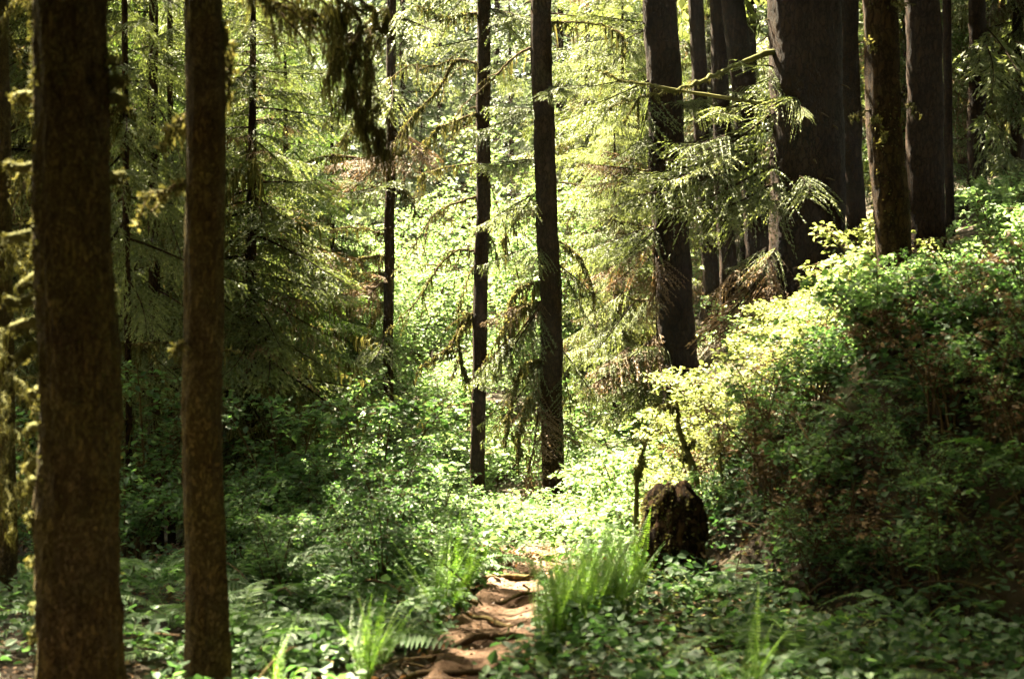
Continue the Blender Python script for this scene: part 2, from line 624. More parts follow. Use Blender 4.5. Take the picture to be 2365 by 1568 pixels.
def branch_mb(rng, pts, r0, twigs=6, tl=.4, r1=.004, wob=.012):
    pts = curve(pts, 9)
    pts = pts + rng.normal(0, wob, pts.shape) * np.linspace(0, 1, len(pts))[:, None]
    mb = MB()
    v, q = tube(pts, np.linspace(r0, r1, len(pts)) * (1 + rng.normal(0, .10, len(pts))), 7)
    mb.add(v, q, .5)
    allp = [pts]
    for _ in range(twigs):
        i = int(rng.integers(len(pts) // 4, len(pts) - 1))
        d = unit(pts[min(i + 1, len(pts) - 1)] - pts[i - 1])
        e = unit(d * .8 + rng.normal(0, .6, 3) + np.array([0, 0, -.35]))
        l = tl * rng.uniform(.3, 1.1)
        tp = np.stack([pts[i] + e * l * u + np.array([0, 0, -.35 * l]) * u * u for u in np.linspace(0, 1, 6)])
        tp = tp + rng.normal(0, .008, tp.shape) * np.linspace(0, 1, 6)[:, None]
        v, q = tube(tp, np.linspace(r0 * .4, .0025, 6), 4)
        mb.add(v, q, .5)
        allp.append(tp)
    return mb, allp


# ------------------------------------------------------------------ trees with a measured trunk
def trunk_mb(rng, base, axis, zlo, zhi, rad, sides, dz, rough=.05, flare=.5, zflare=.5):
    n = max(8, int((zhi - zlo) / dz))
    zs = zlo + (zhi - zlo) * np.linspace(0, 1, n) ** 1.25
    th = np.linspace(0, 2 * np.pi, sides, endpoint=False)
    xy = np.array([axis(z) for z in zs])
    r = np.array([rad(z) for z in zs])
    fl = flare * np.exp(-np.maximum(zs - base, 0) / zflare)
    lobes = 1 + fl[:, None] * (.55 + .45 * np.cos(th[None, :] * 4 + rng.uniform(0, 6)) * .8)
    pn = np.stack([np.cos(th)[None, :] * 3.2 + 0 * zs[:, None], np.sin(th)[None, :] * 3.2 + 0 * zs[:, None], zs[:, None] * 2.2 + 0 * th[None, :]], -1)
    nz = (vnoise(pn, rng.uniform(0, 50)) - .5) * 1.2 + (vnoise(pn * [2.7, 2.7, 3.5], rng.uniform(0, 50)) - .5) * .9 + (vnoise(pn * [6, 6, 9], rng.uniform(0, 50)) - .5) * .7
    wob = rng.normal(0, 1, 2)
    RR = r[:, None] * lobes * (1 + rough * 2 * nz)
    v = np.stack([xy[:, 0:1] + RR * np.cos(th), xy[:, 1:2] + RR * np.sin(th), zs[:, None] + 0 * th[None, :]], -1).reshape(-1, 3)
    i = np.arange(n - 1)[:, None] * sides
    j = np.arange(sides)[None, :]
    j2 = (j + 1) % sides
    q = np.stack([i + j, i + j2, i + sides + j2, i + sides + j], -1).reshape(-1, 4)
    mb = MB()
    mb.add(v, q)
    return mb


class Tree:
    """trunk through two picture points at one depth; everything local to its foot"""

    def __init__(s, name, label, cat, d, top, low, wpx, H=24, mat=None, group=None, seed=0, sides=22, dz=.12, taper=.45, rough=.05, flare=.5, zflare=.4, bend=0.0, dtop=None):
        s.rng = np.random.default_rng(seed)
        a = P(low[0], low[1], d)
        b = P(top[0], top[1], dtop or d)
        sl = (b - a) / (b[2] - a[2])
        s.bend = bend
        s.a, s.sl = a, sl
        wv = min(.016, wpx / F * d * .055)
        ph = seed * 1.7

        def axis(z):
            u = (z - a[2])
            w = bend * math.sin(max(min((z - a[2]) / max(b[2] - a[2], .1), 1), 0) * math.pi)
            k = 1.0 if u < 6 else 6 / u + (1 - 6 / u) * .5
            w += wv * (math.sin(z * 1.1 + ph) + .6 * math.sin(z * 2.7 + ph * 2.3) + .3 * math.sin(z * 6.1 + ph * 3.1))
            return np.array([a[0] + sl[0] * u * k + w, a[1] + sl[1] * u * k])
        s.axis = axis
        zb = hz(*axis(a[2])[:2])
        for _ in range(3):
            zb = hz(*axis(zb))
        s.zb = zb
        s.base = np.array([*axis(zb), zb])
        r_mid = wpx / F * d * .5
        zm = (a[2] + b[2]) / 2
        s.H = H
        s.rad = lambda z: max(.015, r_mid * (1 - taper * (z - zm) / (H - zm) * (1 if z > zm else .55)) * (1 if z < H * .7 else max(.08, 1 - (z - H * .7) / (H * .3))))
        s.root = thing(name, label, cat, s.base, 0, group)
        t = trunk_mb(s.rng, zb, axis, zb - .15, zb + H, s.rad, sides, dz, rough, flare, zflare)
        s.trunk = part('trunk', t.mesh('trunk', mat or M_BARK, True, s.base), s.root)

    def surf(s, py, d=None, side=0.0):
        z = P(0, py, s.a[1] if d is None else d)[2]
        x, y = s.axis(z)
        return np.array([x + side * s.rad(z) * .8, y, z])

    def crown(s, hlo, n, lmax, lib=None, mat=None, **kw):
        lib = lib or BOUGH_MID
        mb = crown_mb(s.rng, s.axis, s.zb + hlo, s.zb + s.H - .1, n, lmax, lib, **kw)
        return part('crown', mb.mesh('crown', [mat or M_SPRUCE, M_BARK], False, s.base), s.root)

    def boughs(s, specs, lib=None, mat=None, name='bough'):
        """each spec: start (px,py), depth offset, tip (px,py,d), width factor"""
        lib = lib or BOUGH
        for (py, side, tip, n, spread) in specs:
            mb = MB()
            p0 = s.surf(py, None, side)
            p1 = P(*tip)
            for k in range(n):
                q1 = p1 + s.rng.normal(0, spread, 3)
                st = p0 + (q1 - p0) * (0 if k == 0 else s.rng.uniform(0, .55))
                dv = q1 - st
                ln = np.linalg.norm(dv)
                M = rotm(math.atan2(dv[1], dv[0]), math.asin(dv[2] / ln) + .15, s.rng.normal(0, .3)) * np.array([ln, ln * s.rng.uniform(.65, 1.0), ln])[None, :]
                mb.add_mb(lib[s.rng.integers(len(lib))], M, st, s.rng.normal(0, .08))
            part(name, mb.mesh(name, [mat or M_SPRUCE, M_BARK], False, s.base), s.root)

    def branch(s, pts, r0, twigs=6, tl=.4, moss=0, lo=.03, hi=.25, mw=.016, mat=None, name='branch', wob=.012, power=2.0, mossmat=None):
        """pts: picture points with depths; the first is joined to the trunk"""
        W = [np.asarray(p, float) if len(p) == 3 and isinstance(p, np.ndarray) else P(*p) for p in pts]
        z = W[0][2]
        c = np.array([*s.axis(z), z])
        W = [c + (W[0] - c) * .3] + W
        mb, allp = branch_mb(s.rng, W, r0, twigs, tl, wob=wob)
        o = part(name, mb.mesh(name, mat or M_TWIG, True, s.base), s.root)
        if moss:
            mm = MB()
            wts = [len(a) for a in allp]
            moss_strands(s.rng, allp[0][len(allp[0]) // 8:], int(moss * .6), lo, hi, mw, mm, True, power)
            for a in allp[1:]:
                moss_strands(s.rng, a, max(4, int(moss * .4 / max(1, len(allp) - 1))), lo, hi * .8, mw, mm, True, power)
            part('hanging_moss', mm.mesh('hanging_moss', mossmat or M_MOSS, False, s.base), o)
        return o


# --- tree A: thick near trunk on the left
tA = Tree('spruce_tree', 'thickest foreground trunk near the left edge, with lit mossy stubs down its left side', 'tree', 5.5, (176, 0), (180, 1500), 172, 22,
          M_BARK_MOSSY, None, 1, 84, .028, .5, .07, .35, .5)
rA = tA.rng
tA.crown(7.2, 130, 4.3, BOUGH_FAR)
for k, (px, py, ex, ey) in enumerate([(92, 228, 32, 226), (90, 385, 12, 380), (88, 540, 8, 552), (86, 640, 40, 668), (82, 690, 10, 690), (82, 745, 22, 760), (78, 800, 40, 835),
                                      (80, 985, 60, 1000), (80, 1065, 62, 1085), (252, 195, 288, 190), (252, 225, 292, 240), (250, 410, 280, 402), (82, 1110, 66, 1130), (84, 1290, 70, 1300), (256, 140, 266, 138),
                                      (96, 22, 70, 10), (95, 90, 84, 100), (92, 160, 80, 170), (84, 900, 70, 905), (84, 1200, 72, 1190), (86, 1400, 74, 1395), (84, 1450, 76, 1462)]):
    dd = 5.5 + rA.uniform(-.02, .06)
    a, b = P(px, py, dd), P(ex, ey, dd + rA.uniform(-.1, .1))
    pts = curve([a, (a + b) / 2 + rA.normal(0, .01, 3), b], 6)
    ctr = np.array([*tA.axis(a[2]), a[2]])
    pts = np.vstack([ctr + (a - ctr) * .7, pts])
    mb = MB()
    r0 = .021 if abs(px - ex) > 25 else .016
    v, q = tube(pts, np.concatenate([np.linspace(r0 * 1.25, r0 * .8, len(pts) - 1), [r0 * .25]]) * rA.uniform(.85, 1.15, len(pts)), 9)
    mb.add(v, q)
    o = part('branch_stub', mb.mesh('branch_stub', M_MOSS, True, tA.base), tA.root)
    mm = moss_strands(rA, pts[1:], 160 if abs(px - ex) > 25 else 70, .006, .05, .008)
    part('moss', mm.mesh('moss', M_MOSS, False, tA.base), o)
# ragged moss and bark flakes round the trunk
mb = MB()
zz = rA.uniform(tA.zb, 4.5, 11000)
th = np.where(rA.random(11000) < .6, rA.normal(np.pi * .95, .45, 11000), rA.uniform(0, 2 * np.pi, 11000))
cl = vnoise(np.stack([th * 2.2, zz * 5, 0 * zz], -1), 3) > .52
zz, th = zz[cl], th[cl]
ax_ = np.array([tA.axis(z) for z in zz])
rr = np.array([tA.rad(z) for z in zz]) * .99
pp = np.stack([ax_[:, 0] + rr * np.cos(th), ax_[:, 1] + rr * np.sin(th), zz], -1)
nn = np.stack([np.cos(th), np.sin(th), 0 * th], -1)
e = unit(nn * .6 + rA.normal(0, .5, pp.shape) + np.array([0, 0, -.4]))
v, q, t = kites(rA, pp, e, rA.uniform(.010, .032, len(pp)), np.full(len(pp), .008), rA.uniform(.0, .6, len(pp)), .1)
mb.add(v, q, t)
part('moss', mb.mesh('moss', M_MOSS, False, tA.base), tA.root)

# --- tree B: second near trunk, with the mossy branch hanging across the top
tB = Tree('spruce_tree', 'slimmer dark foreground trunk right of the thickest one, bearing the long moss draped branch', 'tree', 6.2, (470, 0), (478, 1200), 88, 20,
          M_BARK_MOSSY, None, 2, 56, .035, .5, .06, .55, .45)
tB.crown(6.6, 120, 3.9, BOUGH_FAR, skip=lambda z, a: math.cos(a - 2.45) > .45)
tB.branch([(515, -60, 6.3), (600, -8, 6.9), (680, 22, 7.4), (760, 30, 7.8), (850, 22, 8.2), (892, 60, 8.3)], .022, 12, .45, 1700, .02, .30, .008, M_TWIG, wob=.02, power=2.4)
tB.branch([(820, 30, 8.0), (815, 110, 8.0), (805, 190, 8.0), (835, 260, 8.0), (880, 310, 8.05), (897, 370, 8.1)], .014, 10, .3, 1200, .02, .30, .008, M_TWIG, wob=.03, power=2.2)
tB.branch([(858, 22, 8.2), (850, 90, 8.15), (852, 170, 8.15), (843, 260, 8.1), (850, 330, 8.1)], .010, 8, .3, 700, .02, .26, .008, M_TWIG, wob=.025, power=2.0)
tB.branch([(780, 30, 7.9), (774, 90, 7.95), (780, 150, 8.0)], .008, 6, .25, 800, .03, .30, .008, M_TWIG, wob=.025, power=1.8)
tB.branch([(436, 420, 6.2), (380, 440, 6.1), (330, 452, 6.1)], .011, 4, .12, 160, .01, .05, .012)
tB.branch([(436, 265, 6.2), (408, 285, 6.3), (390, 300, 6.3)], .010, 2, .1, 120, .02, .14, .012)
tB.branch([(514, 60, 6.2), (525, 140, 6.3), (530, 230, 6.35)], .008, 3, .2, 160, .02, .2, .012)
tB.branch([(436, 785, 6.2), (415, 800, 6.1), (402, 812, 6.1)], .009, 1, .05, 50, .01, .03, .012)

# --- mossy dead tree behind the left edge
tC = Tree('mossy_dead_tree', 'slender dead tree hung with moss, behind the thickest trunk at the left edge', 'tree', 8.4, (-4, 0), (14, 1100), 40, 12, M_BARK_MOSSY, None, 3, 24, .06, .4, .12, .3, .4)
for (py, ex, ey, d1) in [(60, 100, -20, 7.3), (380, 90, 430, 7.4), (560, 75, 650, 7.2), (640, 90, 560, 7.4), (860, 85, 960, 7.3), (980, 90, 1100, 7.3), (1100, 20, 1230, 7.2), (1180, 70, 1120, 7.3), (760, 0, 840, 7.2), (900, 10, 1010, 7.3)]:
    p0 = tC.surf(py)
    p1 = P(ex, ey, d1)
    tC.branch([p0, (p0 + p1) / 2 + np.array([0, 0, .06]), p1], .022, 4, .25, 500, .01, .14, .009, M_MOSS)

# ---- clearing trees
t1 = Tree('spruce_tree', 'slimmest clearing trunk, left of the two centre trunks, dead mossy branches on its left', 'tree', 24, (905, 0), (896, 1000), 23, 24, M_BARK, 'trunks standing in the clearing', 5, 16, .12, .4, .06)
t2 = Tree('spruce_tree', 'left one of the two centre clearing trunks, long dead branches reaching left', 'tree', 20, (1120, 0), (1104, 1150), 33, 26, M_BARK, 'trunks standing in the clearing', 6, 20, .08, .35, .05, .3)
t3 = Tree('spruce_tree', 'thicker right trunk of the centre pair, brown mossy boughs beside it', 'tree', 19, (1250, 0), (1280, 1130), 50, 27, M_BARK, 'trunks standing in the clearing', 7, 24, .08, .35, .045, .3)
t1.crown(11, 34, 1.6, droop=(-.6, -.1))
t2.crown(12, 36, 1.8, droop=(-.6, -.1))
t3.crown(12.5, 40, 2.0, droop=(-.6, -.1))
for (pts, r, tw, tl, ms) in [
    ([(880, 380, 24), (780, 360, 23.6), (700, 380, 23.2), (560, 480, 23)], .035, 9, .7, 420),
    ([(880, 590, 24), (820, 600, 23.7), (730, 640, 23.4)], .026, 7, .5, 300),
    ([(880, 655, 24), (830, 668, 23.6), (760, 705, 23.3), (700, 745, 23)], .03, 8, .6, 480),
    ([(880, 540, 24), (800, 525, 23.6), (740, 560, 23.2)], .022, 7, .5, 240),
    ([(880, 630, 24), (790, 632, 23.6)], .018, 5, .4, 160),
    ([(880, 700, 24), (860, 740, 23.8), (845, 800, 23.6)], .02, 5, .4, 260),
    ([(884, 900, 24), (850, 920, 23.8), (800, 990, 23.5)], .02, 5, .4, 120),
    ([(912, 420, 24), (940, 450, 23.7), (965, 500, 23.5)], .016, 5, .4, 200),
    ([(890, 250, 24), (850, 260, 23.6), (790, 330, 23.4)], .02, 6, .5, 260)]:
    t1.branch(pts, r, tw, tl, ms, .03, .34, .022)
for (pts, r, tw, tl, ms) in [
    ([(1105, 148, 20), (1050, 140, 19.8), (1000, 152, 19.6), (915, 150, 19.5)], .026, 8, .45, 160),
    ([(1105, 30, 20), (1060, 35, 19.8), (1020, 40, 19.6), (960, 15, 19.5)], .022, 8, .4, 220),
    ([(1050, 142, 19.8), (1010, 210, 19.6), (960, 260, 19.5), (930, 300, 19.4)], .022, 9, .4, 420),
    ([(1100, 262, 20), (1040, 285, 19.7), (1005, 300, 19.6), (980, 350, 19.5)], .020, 7, .4, 300),
    ([(1096, 378, 20), (1040, 384, 19.8), (1000, 395, 19.7), (960, 410, 19.6)], .016, 6, .35, 160),
    ([(1096, 456, 20), (1030, 478, 19.7), (1000, 500, 19.6), (960, 560, 19.5), (905, 640, 19.4)], .022, 8, .4, 120),
    ([(1092, 580, 20), (1055, 580, 19.7), (1010, 620, 19.5), (975, 680, 19.4), (930, 730, 19.3), (890, 770, 19.2)], .024, 8, .5, 160),
    ([(1092, 725, 20), (1070, 738, 19.8), (1045, 790, 19.7), (1020, 815, 19.6), (960, 855, 19.5)], .024, 8, .4, 420),
    ([(1090, 735, 20), (1060, 770, 19.6), (1065, 830, 19.5), (1085, 880, 19.4)], .018, 8, .3, 420),
    ([(1092, 620, 20), (1075, 660, 19.8), (1055, 720, 19.7)], .012, 4, .25, 60),
    ([(1090, 930, 20), (1030, 935, 19.8), (980, 930, 19.7)], .014, 5, .3, 220),
    ([(1125, 545, 20), (1140, 560, 19.8), (1150, 610, 19.7)], .014, 5, .3, 100)]:
    t2.branch(pts, r, tw, tl, ms, .03, .30, .019)
for (pts, r, tw, tl, ms) in [
    ([(1230, 110, 19), (1190, 130, 18.7), (1140, 180, 18.6), (1085, 230, 18.5), (1055, 265, 18.4), (1042, 300, 18.4)], .022, 5, .35, 40),
    ([(1275, 52, 19), (1330, 52, 18.8), (1400, 60, 18.7), (1440, 85, 18.6)], .024, 6, .4, 160),
    ([(1240, 655, 19), (1200, 665, 18.8), (1180, 700, 18.7), (1165, 770, 18.6)], .022, 10, .5, 520),
    ([(1240, 700, 19), (1195, 720, 18.8), (1170, 790, 18.7), (1140, 880, 18.5)], .02, 10, .5, 420),
    ([(1245, 830, 19), (1205, 850, 18.8), (1180, 930, 18.7), (1165, 1030, 18.6)], .02, 11, .5, 520),
    ([(1248, 900, 19), (1215, 930, 18.8), (1200, 1000, 18.7), (1195, 1060, 18.6)], .018, 10, .4, 420),
    ([(1295, 560, 19), (1340, 600, 18.8), (1370, 680, 18.7)], .016, 7, .4, 160),
    ([(1245, 480, 19), (1200, 500, 18.7), (1160, 560, 18.6)], .016, 8, .4, 180)]:
    t3.branch(pts, r, tw, tl, ms, .04, .40, .020)
t3.boughs([(255, -.8, (1120, 300, 18.3), 4, .18), (370, -.8, (1120, 400, 18.4), 4, .2), (440, -.8, (1130, 520, 18.5), 4, .22), (560, -.8, (1160, 660, 18.6), 4, .22),
           (700, -.8, (1140, 850, 18.7), 5, .22), (830, -.8, (1150, 980, 18.7), 5, .22), (200, .5, (1290, 190, 18.3), 3, .12), (610, .8, (1390, 720, 18.8), 3, .2),
           (800, .8, (1380, 950, 18.8), 3, .2), (960, .8, (1370, 1060, 18.6), 3, .2)], BOUGH, None)

t2.boughs([(20, .6, (1200, 60, 19.3), 4, .18), (-40, -.6, (1010, 30, 19.3), 4, .25), (90, -.6, (1010, 110, 19.4), 3, .2), (150, .6, (1190, 170, 19.5), 3, .15)], BOUGH)
t1.boughs([(40, .5, (980, 60, 23), 4, .3), (120, .5, (975, 200, 23), 3, .3), (170, -.5, (830, 260, 23), 4, .3), (430, -.5, (800, 470, 23), 4, .3), (760, -.5, (800, 820, 23), 4, .3)], BOUGH)
t1.boughs([(300, .5, (990, 380, 23), 4, .3), (350, -.5, (780, 400, 23), 4, .3), (640, -.5, (760, 700, 23), 4, .3)], BOUGH, M_DEAD)
t3.boughs([(-60, .6, (1340, 30, 18.5), 4, .25), (680, -.8, (1160, 780, 18.6), 3, .2), (880, -.8, (1180, 1020, 18.6), 4, .2)], BOUGH, M_DEAD)
# ---- right of the clearing
t4 = Tree('spruce_tree', 'stout reddish trunk rising from behind the sunlit bank, boughs on its left', 'tree', 21, (1522, 0), (1570, 900), 82, 30, M_BARK_RED, None, 8, 34, .08, .4, .04, .35, 1.2)
t4.crown(11, 100, 3.0, BOUGH_FAR, droop=(-.6, -.1))
t4.boughs([(440, -.7, (1370, 490, 20.6), 4, .22), (520, -.7, (1400, 610, 20.6), 4, .25), (620, -.7, (1390, 720, 20.7), 5, .28), (800, -.7, (1360, 850, 20.5), 5, .25), (860, -.7, (1400, 920, 20.3), 5, .25),
           (300, -.6, (1380, 420, 20.8), 5, .3), (180, -.6, (1330, 260, 20.9), 6, .35), (60, -.6, (1340, 120, 21), 6, .35), (-60, -.6, (1350, 0, 21), 6, .35),
           (240, .6, (1650, 290, 20.6), 4, .25), (980, -.7, (1380, 1010, 20.3), 3, .2)], BOUGH)
for (pts, r, tw, tl, ms) in [
    ([(1505, 695, 21), (1460, 690, 20.7), (1425, 672, 20.6)], .034, 4, .3, 60),
    ([(1500, 445, 21), (1440, 420, 20.7), (1385, 388, 20.6)], .020, 5, .3, 40),
    ([(1500, 525, 21), (1450, 515, 20.7), (1405, 508, 20.6)], .020, 4, .3, 60),
    ([(1600, 735, 21), (1630, 742, 20.8)], .016, 2, .2, 20),
    ([(1512, 560, 21), (1515, 700, 20.75), (1520, 830, 20.7), (1526, 930, 20.7)], .028, 2, .2, 90)]:
    t4.branch(pts, r, tw, tl, ms, .03, .22, .020)

t5 = Tree('spruce_tree', 'widest dark trunk right of centre, carrying the bright mossy limb on its left', 'tree', 20.5, (1858, 0), (1866, 620), 168, 34, M_BARK_RED, None, 9, 56, .09, .3, .03, .25, .7)
t5.crown(10, 120, 4.2, BOUGH_FAR, droop=(-.6, -.1))
t5.branch([(1775, 122, 20.3), (1700, 152, 19.8), (1640, 178, 19.3), (1560, 208, 18.8), (1480, 225, 18.6), (1405, 250, 18.4)], .052, 4, .3, 700, .02, .10, .014, M_MOSS, wob=.02)
t5.branch([(1560, 208, 18.8), (1500, 196, 18.7), (1440, 188, 18.7), (1410, 176, 18.6), (1385, 160, 18.6)], .026, 5, .3, 200, .02, .08, .014, M_MOSS)
t5.boughs([(230, -.9, (1690, 200, 19.3), 2, .12), (255, -.9, (1620, 290, 19.0), 2, .14), (300, -.9, (1560, 330, 18.9), 3, .14), (330, -.9, (1500, 350, 18.8), 3, .14), (360, -.9, (1440, 410, 18.7), 3, .14), (380, -.9, (1530, 430, 18.8), 3, .14),
           (420, -.9, (1620, 450, 19), 2, .14), (170, -.9, (1720, 140, 19.3), 2, .14), (470, -.9, (1700, 430, 19.4), 2, .16), (230, -.3, (1850, 235, 19.1), 2, .12), (400, -.2, (1830, 440, 18.9), 2, .12),
           (560, -.9, (1680, 610, 19.3), 2, .2)], BOUGH_AIR)
t5.boughs([(560, -.9, (1640, 700, 19.0), 3, .2), (600, -.9, (1680, 770, 18.9), 3, .2), (640, -.8, (1720, 740, 18.7), 3, .15)], BOUGH_AIR, M_DEAD)
t4.boughs([(560, -.7, (1420, 640, 20.4), 4, .25), (760, -.7, (1400, 880, 20.3), 4, .25), (400, -.6, (1370, 380, 20.6), 4, .3)], BOUGH, M_DEAD)

for t, n in ((t1, 7), (t2, 9), (t3, 9), (t4, 8), (t5, 8)):
    for _ in range(n):
        p0 = t.surf(t.rng.uniform(-20, 1050 if t in (t2, t3) else 620))
        a = t.rng.uniform(0, 6.28)
        r = t.rad(p0[2])
        c = np.array([*t.axis(p0[2]), p0[2]])
        e = np.array([math.cos(a), math.sin(a), t.rng.uniform(-.3, .2)])
        pts = np.stack([c + e * r * .8, c + e * (r + .05), c + e * (r + t.rng.uniform(.08, .35)) + np.array([0, 0, -.04])])
        v, q = tube(curve(pts, 4), np.linspace(.018, .006, len(curve(pts, 4))), 6)
        mb = MB()
        mb.add(v, q)
        part('branch_stub', mb.mesh('branch_stub', M_TWIG, True, t.base), t.root)
t6 = Tree('spruce_tree', 'left trunk of the dark pair between the reddish trunk and the widest trunk', 'tree', 29, (1606, 0), (1640, 640), 36, 28, M_BARK_RED, 'dark trunks on the right slope', 10, 18, .15, .3, .05)
t7 = Tree('spruce_tree', 'right trunk of the dark pair between the reddish trunk and the widest trunk', 'tree', 28, (1655, 0), (1682, 640), 40, 30, M_BARK_RED, 'dark trunks on the right slope', 11, 18, .15, .3, .05)
t8 = Tree('spruce_tree', 'leaning trunk that curves close along the left of the widest trunk', 'tree', 26, (1694, 0), (1752, 560), 56, 30, M_BARK_RED, 'dark trunks on the right slope', 12, 20, .15, .3, .05)
t9 = Tree('spruce_tree', 'upright trunk half hidden behind the leaning trunk, left of the widest trunk', 'tree', 32, (1728, 0), (1730, 500), 40, 30, M_BARK_RED, 'dark trunks on the right slope', 13, 18, .15, .3, .05)
t10 = Tree('spruce_tree', 'thin trunk directly right of the widest trunk', 'tree', 27, (1958, 0), (1978, 520), 44, 30, M_BARK_RED, 'dark trunks on the right slope', 14, 18, .15, .3, .05)
t11 = Tree('spruce_tree', 'lichen flecked trunk standing on the bank, nearest of the right hand trunks', 'tree', 11.0, (2035, 0), (2068, 700), 80, 22, M_BARK, None, 15, 44, .05, .35, .05, .45, .5)
t12 = Tree('spruce_tree', 'broad dark trunk just right of the lichen flecked bank trunk', 'tree', 20, (2130, 0), (2140, 560), 82, 30, M_BARK_RED, 'dark trunks on the right slope', 16, 30, .1, .3, .05)
t13 = Tree('spruce_tree', 'very thin trunk touching the right side of a broad dark trunk', 'tree', 25, (2188, 0), (2192, 480), 20, 26, M_BARK_RED, 'dark trunks on the right slope', 17, 14, .15, .3, .05)
t14 = Tree('spruce_tree', 'clean straight dark trunk near the right edge, above the highest bank shrubs', 'tree', 28, (2256, 0), (2258, 430), 40, 30, M_BARK_RED, 'dark trunks on the right slope', 18, 18, .15, .3, .05)
t15 = Tree('spruce_tree', 'furthest trunk near the right edge, half hidden by lit boughs', 'tree', 34, (2310, 80), (2306, 430), 44, 28, M_BARK_RED, 'dark trunks on the right slope', 19, 18, .15, .3, .05)
for t in (t6, t7, t8, t9, t10, t12, t14, t15):
    t.crown(7.5, 130, 4.0, BOUGH_FAR, droop=(-.5, -.05))
t13.crown(10, 24, 1.6)
t11.crown(5.6, 130, 4.0, BOUGH_FAR, droop=(-.4, .1))
for (py, sd, tip, n, sp) in [(0, -.8, (1980, 330, 10.7), 0, 0)]:
    pass
for (pts, r, ms) in [([(2010, 95, 10.9), (2000, 96, 10.7)], .012, 30), ([(2015, 250, 11), (1985, 265, 10.8), (1965, 275, 10.8)], .013, 60), ([(2020, 275, 10.8), (2030, 274, 10.6)], .012, 40), ([(2050, 15, 10.9), (2110, 8, 10.7)], .010, 60),
                     ([(2095, 245, 11), (2105, 242, 10.9), (2108, 262, 10.9)], .008, 30), ([(2040, 310, 10.75), (2045, 312, 10.65)], .012, 30)]:
    t11.branch(pts, r, 2, .12, ms, .01, .06, .012, M_BARK_MOSSY)
t14.branch([(2240, 180, 28), (2200, 165, 27.5), (2170, 130, 27.3)], .03, 5, .5, 60, .03, .2, .025)
t14.branch([(2240, 240, 28), (2210, 215, 27.6), (2190, 190, 27.5)], .03, 5, .5, 60, .03, .2, .025)
t14.boughs([(60, .8, (2350, 150, 26.5), 5, .35), (150, .8, (2360, 240, 26.5), 5, .35), (250, .8, (2340, 330, 26.5), 4, .3), (330, .8, (2345, 400, 26.5), 4, .3), (100, -.8, (2190, 180, 27), 3, .25)], BOUGH_MID)
mb = MB()
zz = t11.rng.uniform(t11.zb, 4.6, 3000)
th = np.where(t11.rng.random(3000) < .5, t11.rng.normal(np.pi * 1.1, .6, 3000), t11.rng.uniform(0, 2 * np.pi, 3000))
cl = vnoise(np.stack([th * 2.0, zz * 3, 0 * zz], -1), 9) > .62
zz, th = zz[cl], th[cl]
ax_ = np.array([t11.axis(z) for z in zz])
rr = np.array([t11.rad(z) for z in zz]) * .99
pp = np.stack([ax_[:, 0] + rr * np.cos(th), ax_[:, 1] + rr * np.sin(th), zz], -1)
nn = np.stack([np.cos(th), np.sin(th), 0 * th], -1)
v, q, t = kites(t11.rng, pp, unit(nn * .6 + t11.rng.normal(0, .5, pp.shape) + np.array([0, 0, -.4])), t11.rng.uniform(.012, .035, len(pp)), np.full(len(pp), .010), t11.rng.uniform(.0, .7, len(pp)), .1)
mb.add(v, q, t)
part('moss', mb.mesh('moss', M_MOSS, False, t11.base), t11.root)

# thin trunks in the dark gap between the two near trunks
for k, (xt, xl, yl, w, d, lab) in enumerate([(288, 300, 1440, 16, 11, 'thin dark pole trunk just right of the thickest foreground trunk'),
                                             (352, 362, 1380, 26, 12.5, 'dark young trunk midway between the two foreground trunks'),
                                             (392, 398, 1300, 15, 14, 'thin pole trunk close behind the slimmer foreground trunk')]):
    t = Tree('young_spruce', lab, 'tree', d, (xt, 0), (xl, yl), w, 7 + k * .7, M_BARK, 'young trunks behind the foreground trunks', 30 + k, 16, .1, .4, .06, .3, .3)
    t.crown(1.2, 60, 1.5, BOUGH, M_SPRUCE, droop=(-.7, 0), bottom=.5)
    for j in range(7):
        z0 = t.zb + t.rng.uniform(.6, 4.2)
        a = t.rng.uniform(0, 6.28)
        p0 = np.array([*t.axis(z0), z0])
        l = t.rng.uniform(.4, 1.0)
        p1 = p0 + np.array([math.cos(a) * l, math.sin(a) * l, t.rng.uniform(-.3, .1)])
        t.branch([p0, (p0 + p1) / 2 + np.array([0, 0, .05]), p1], .012, 5, .3, 200, .03, .28, .018)

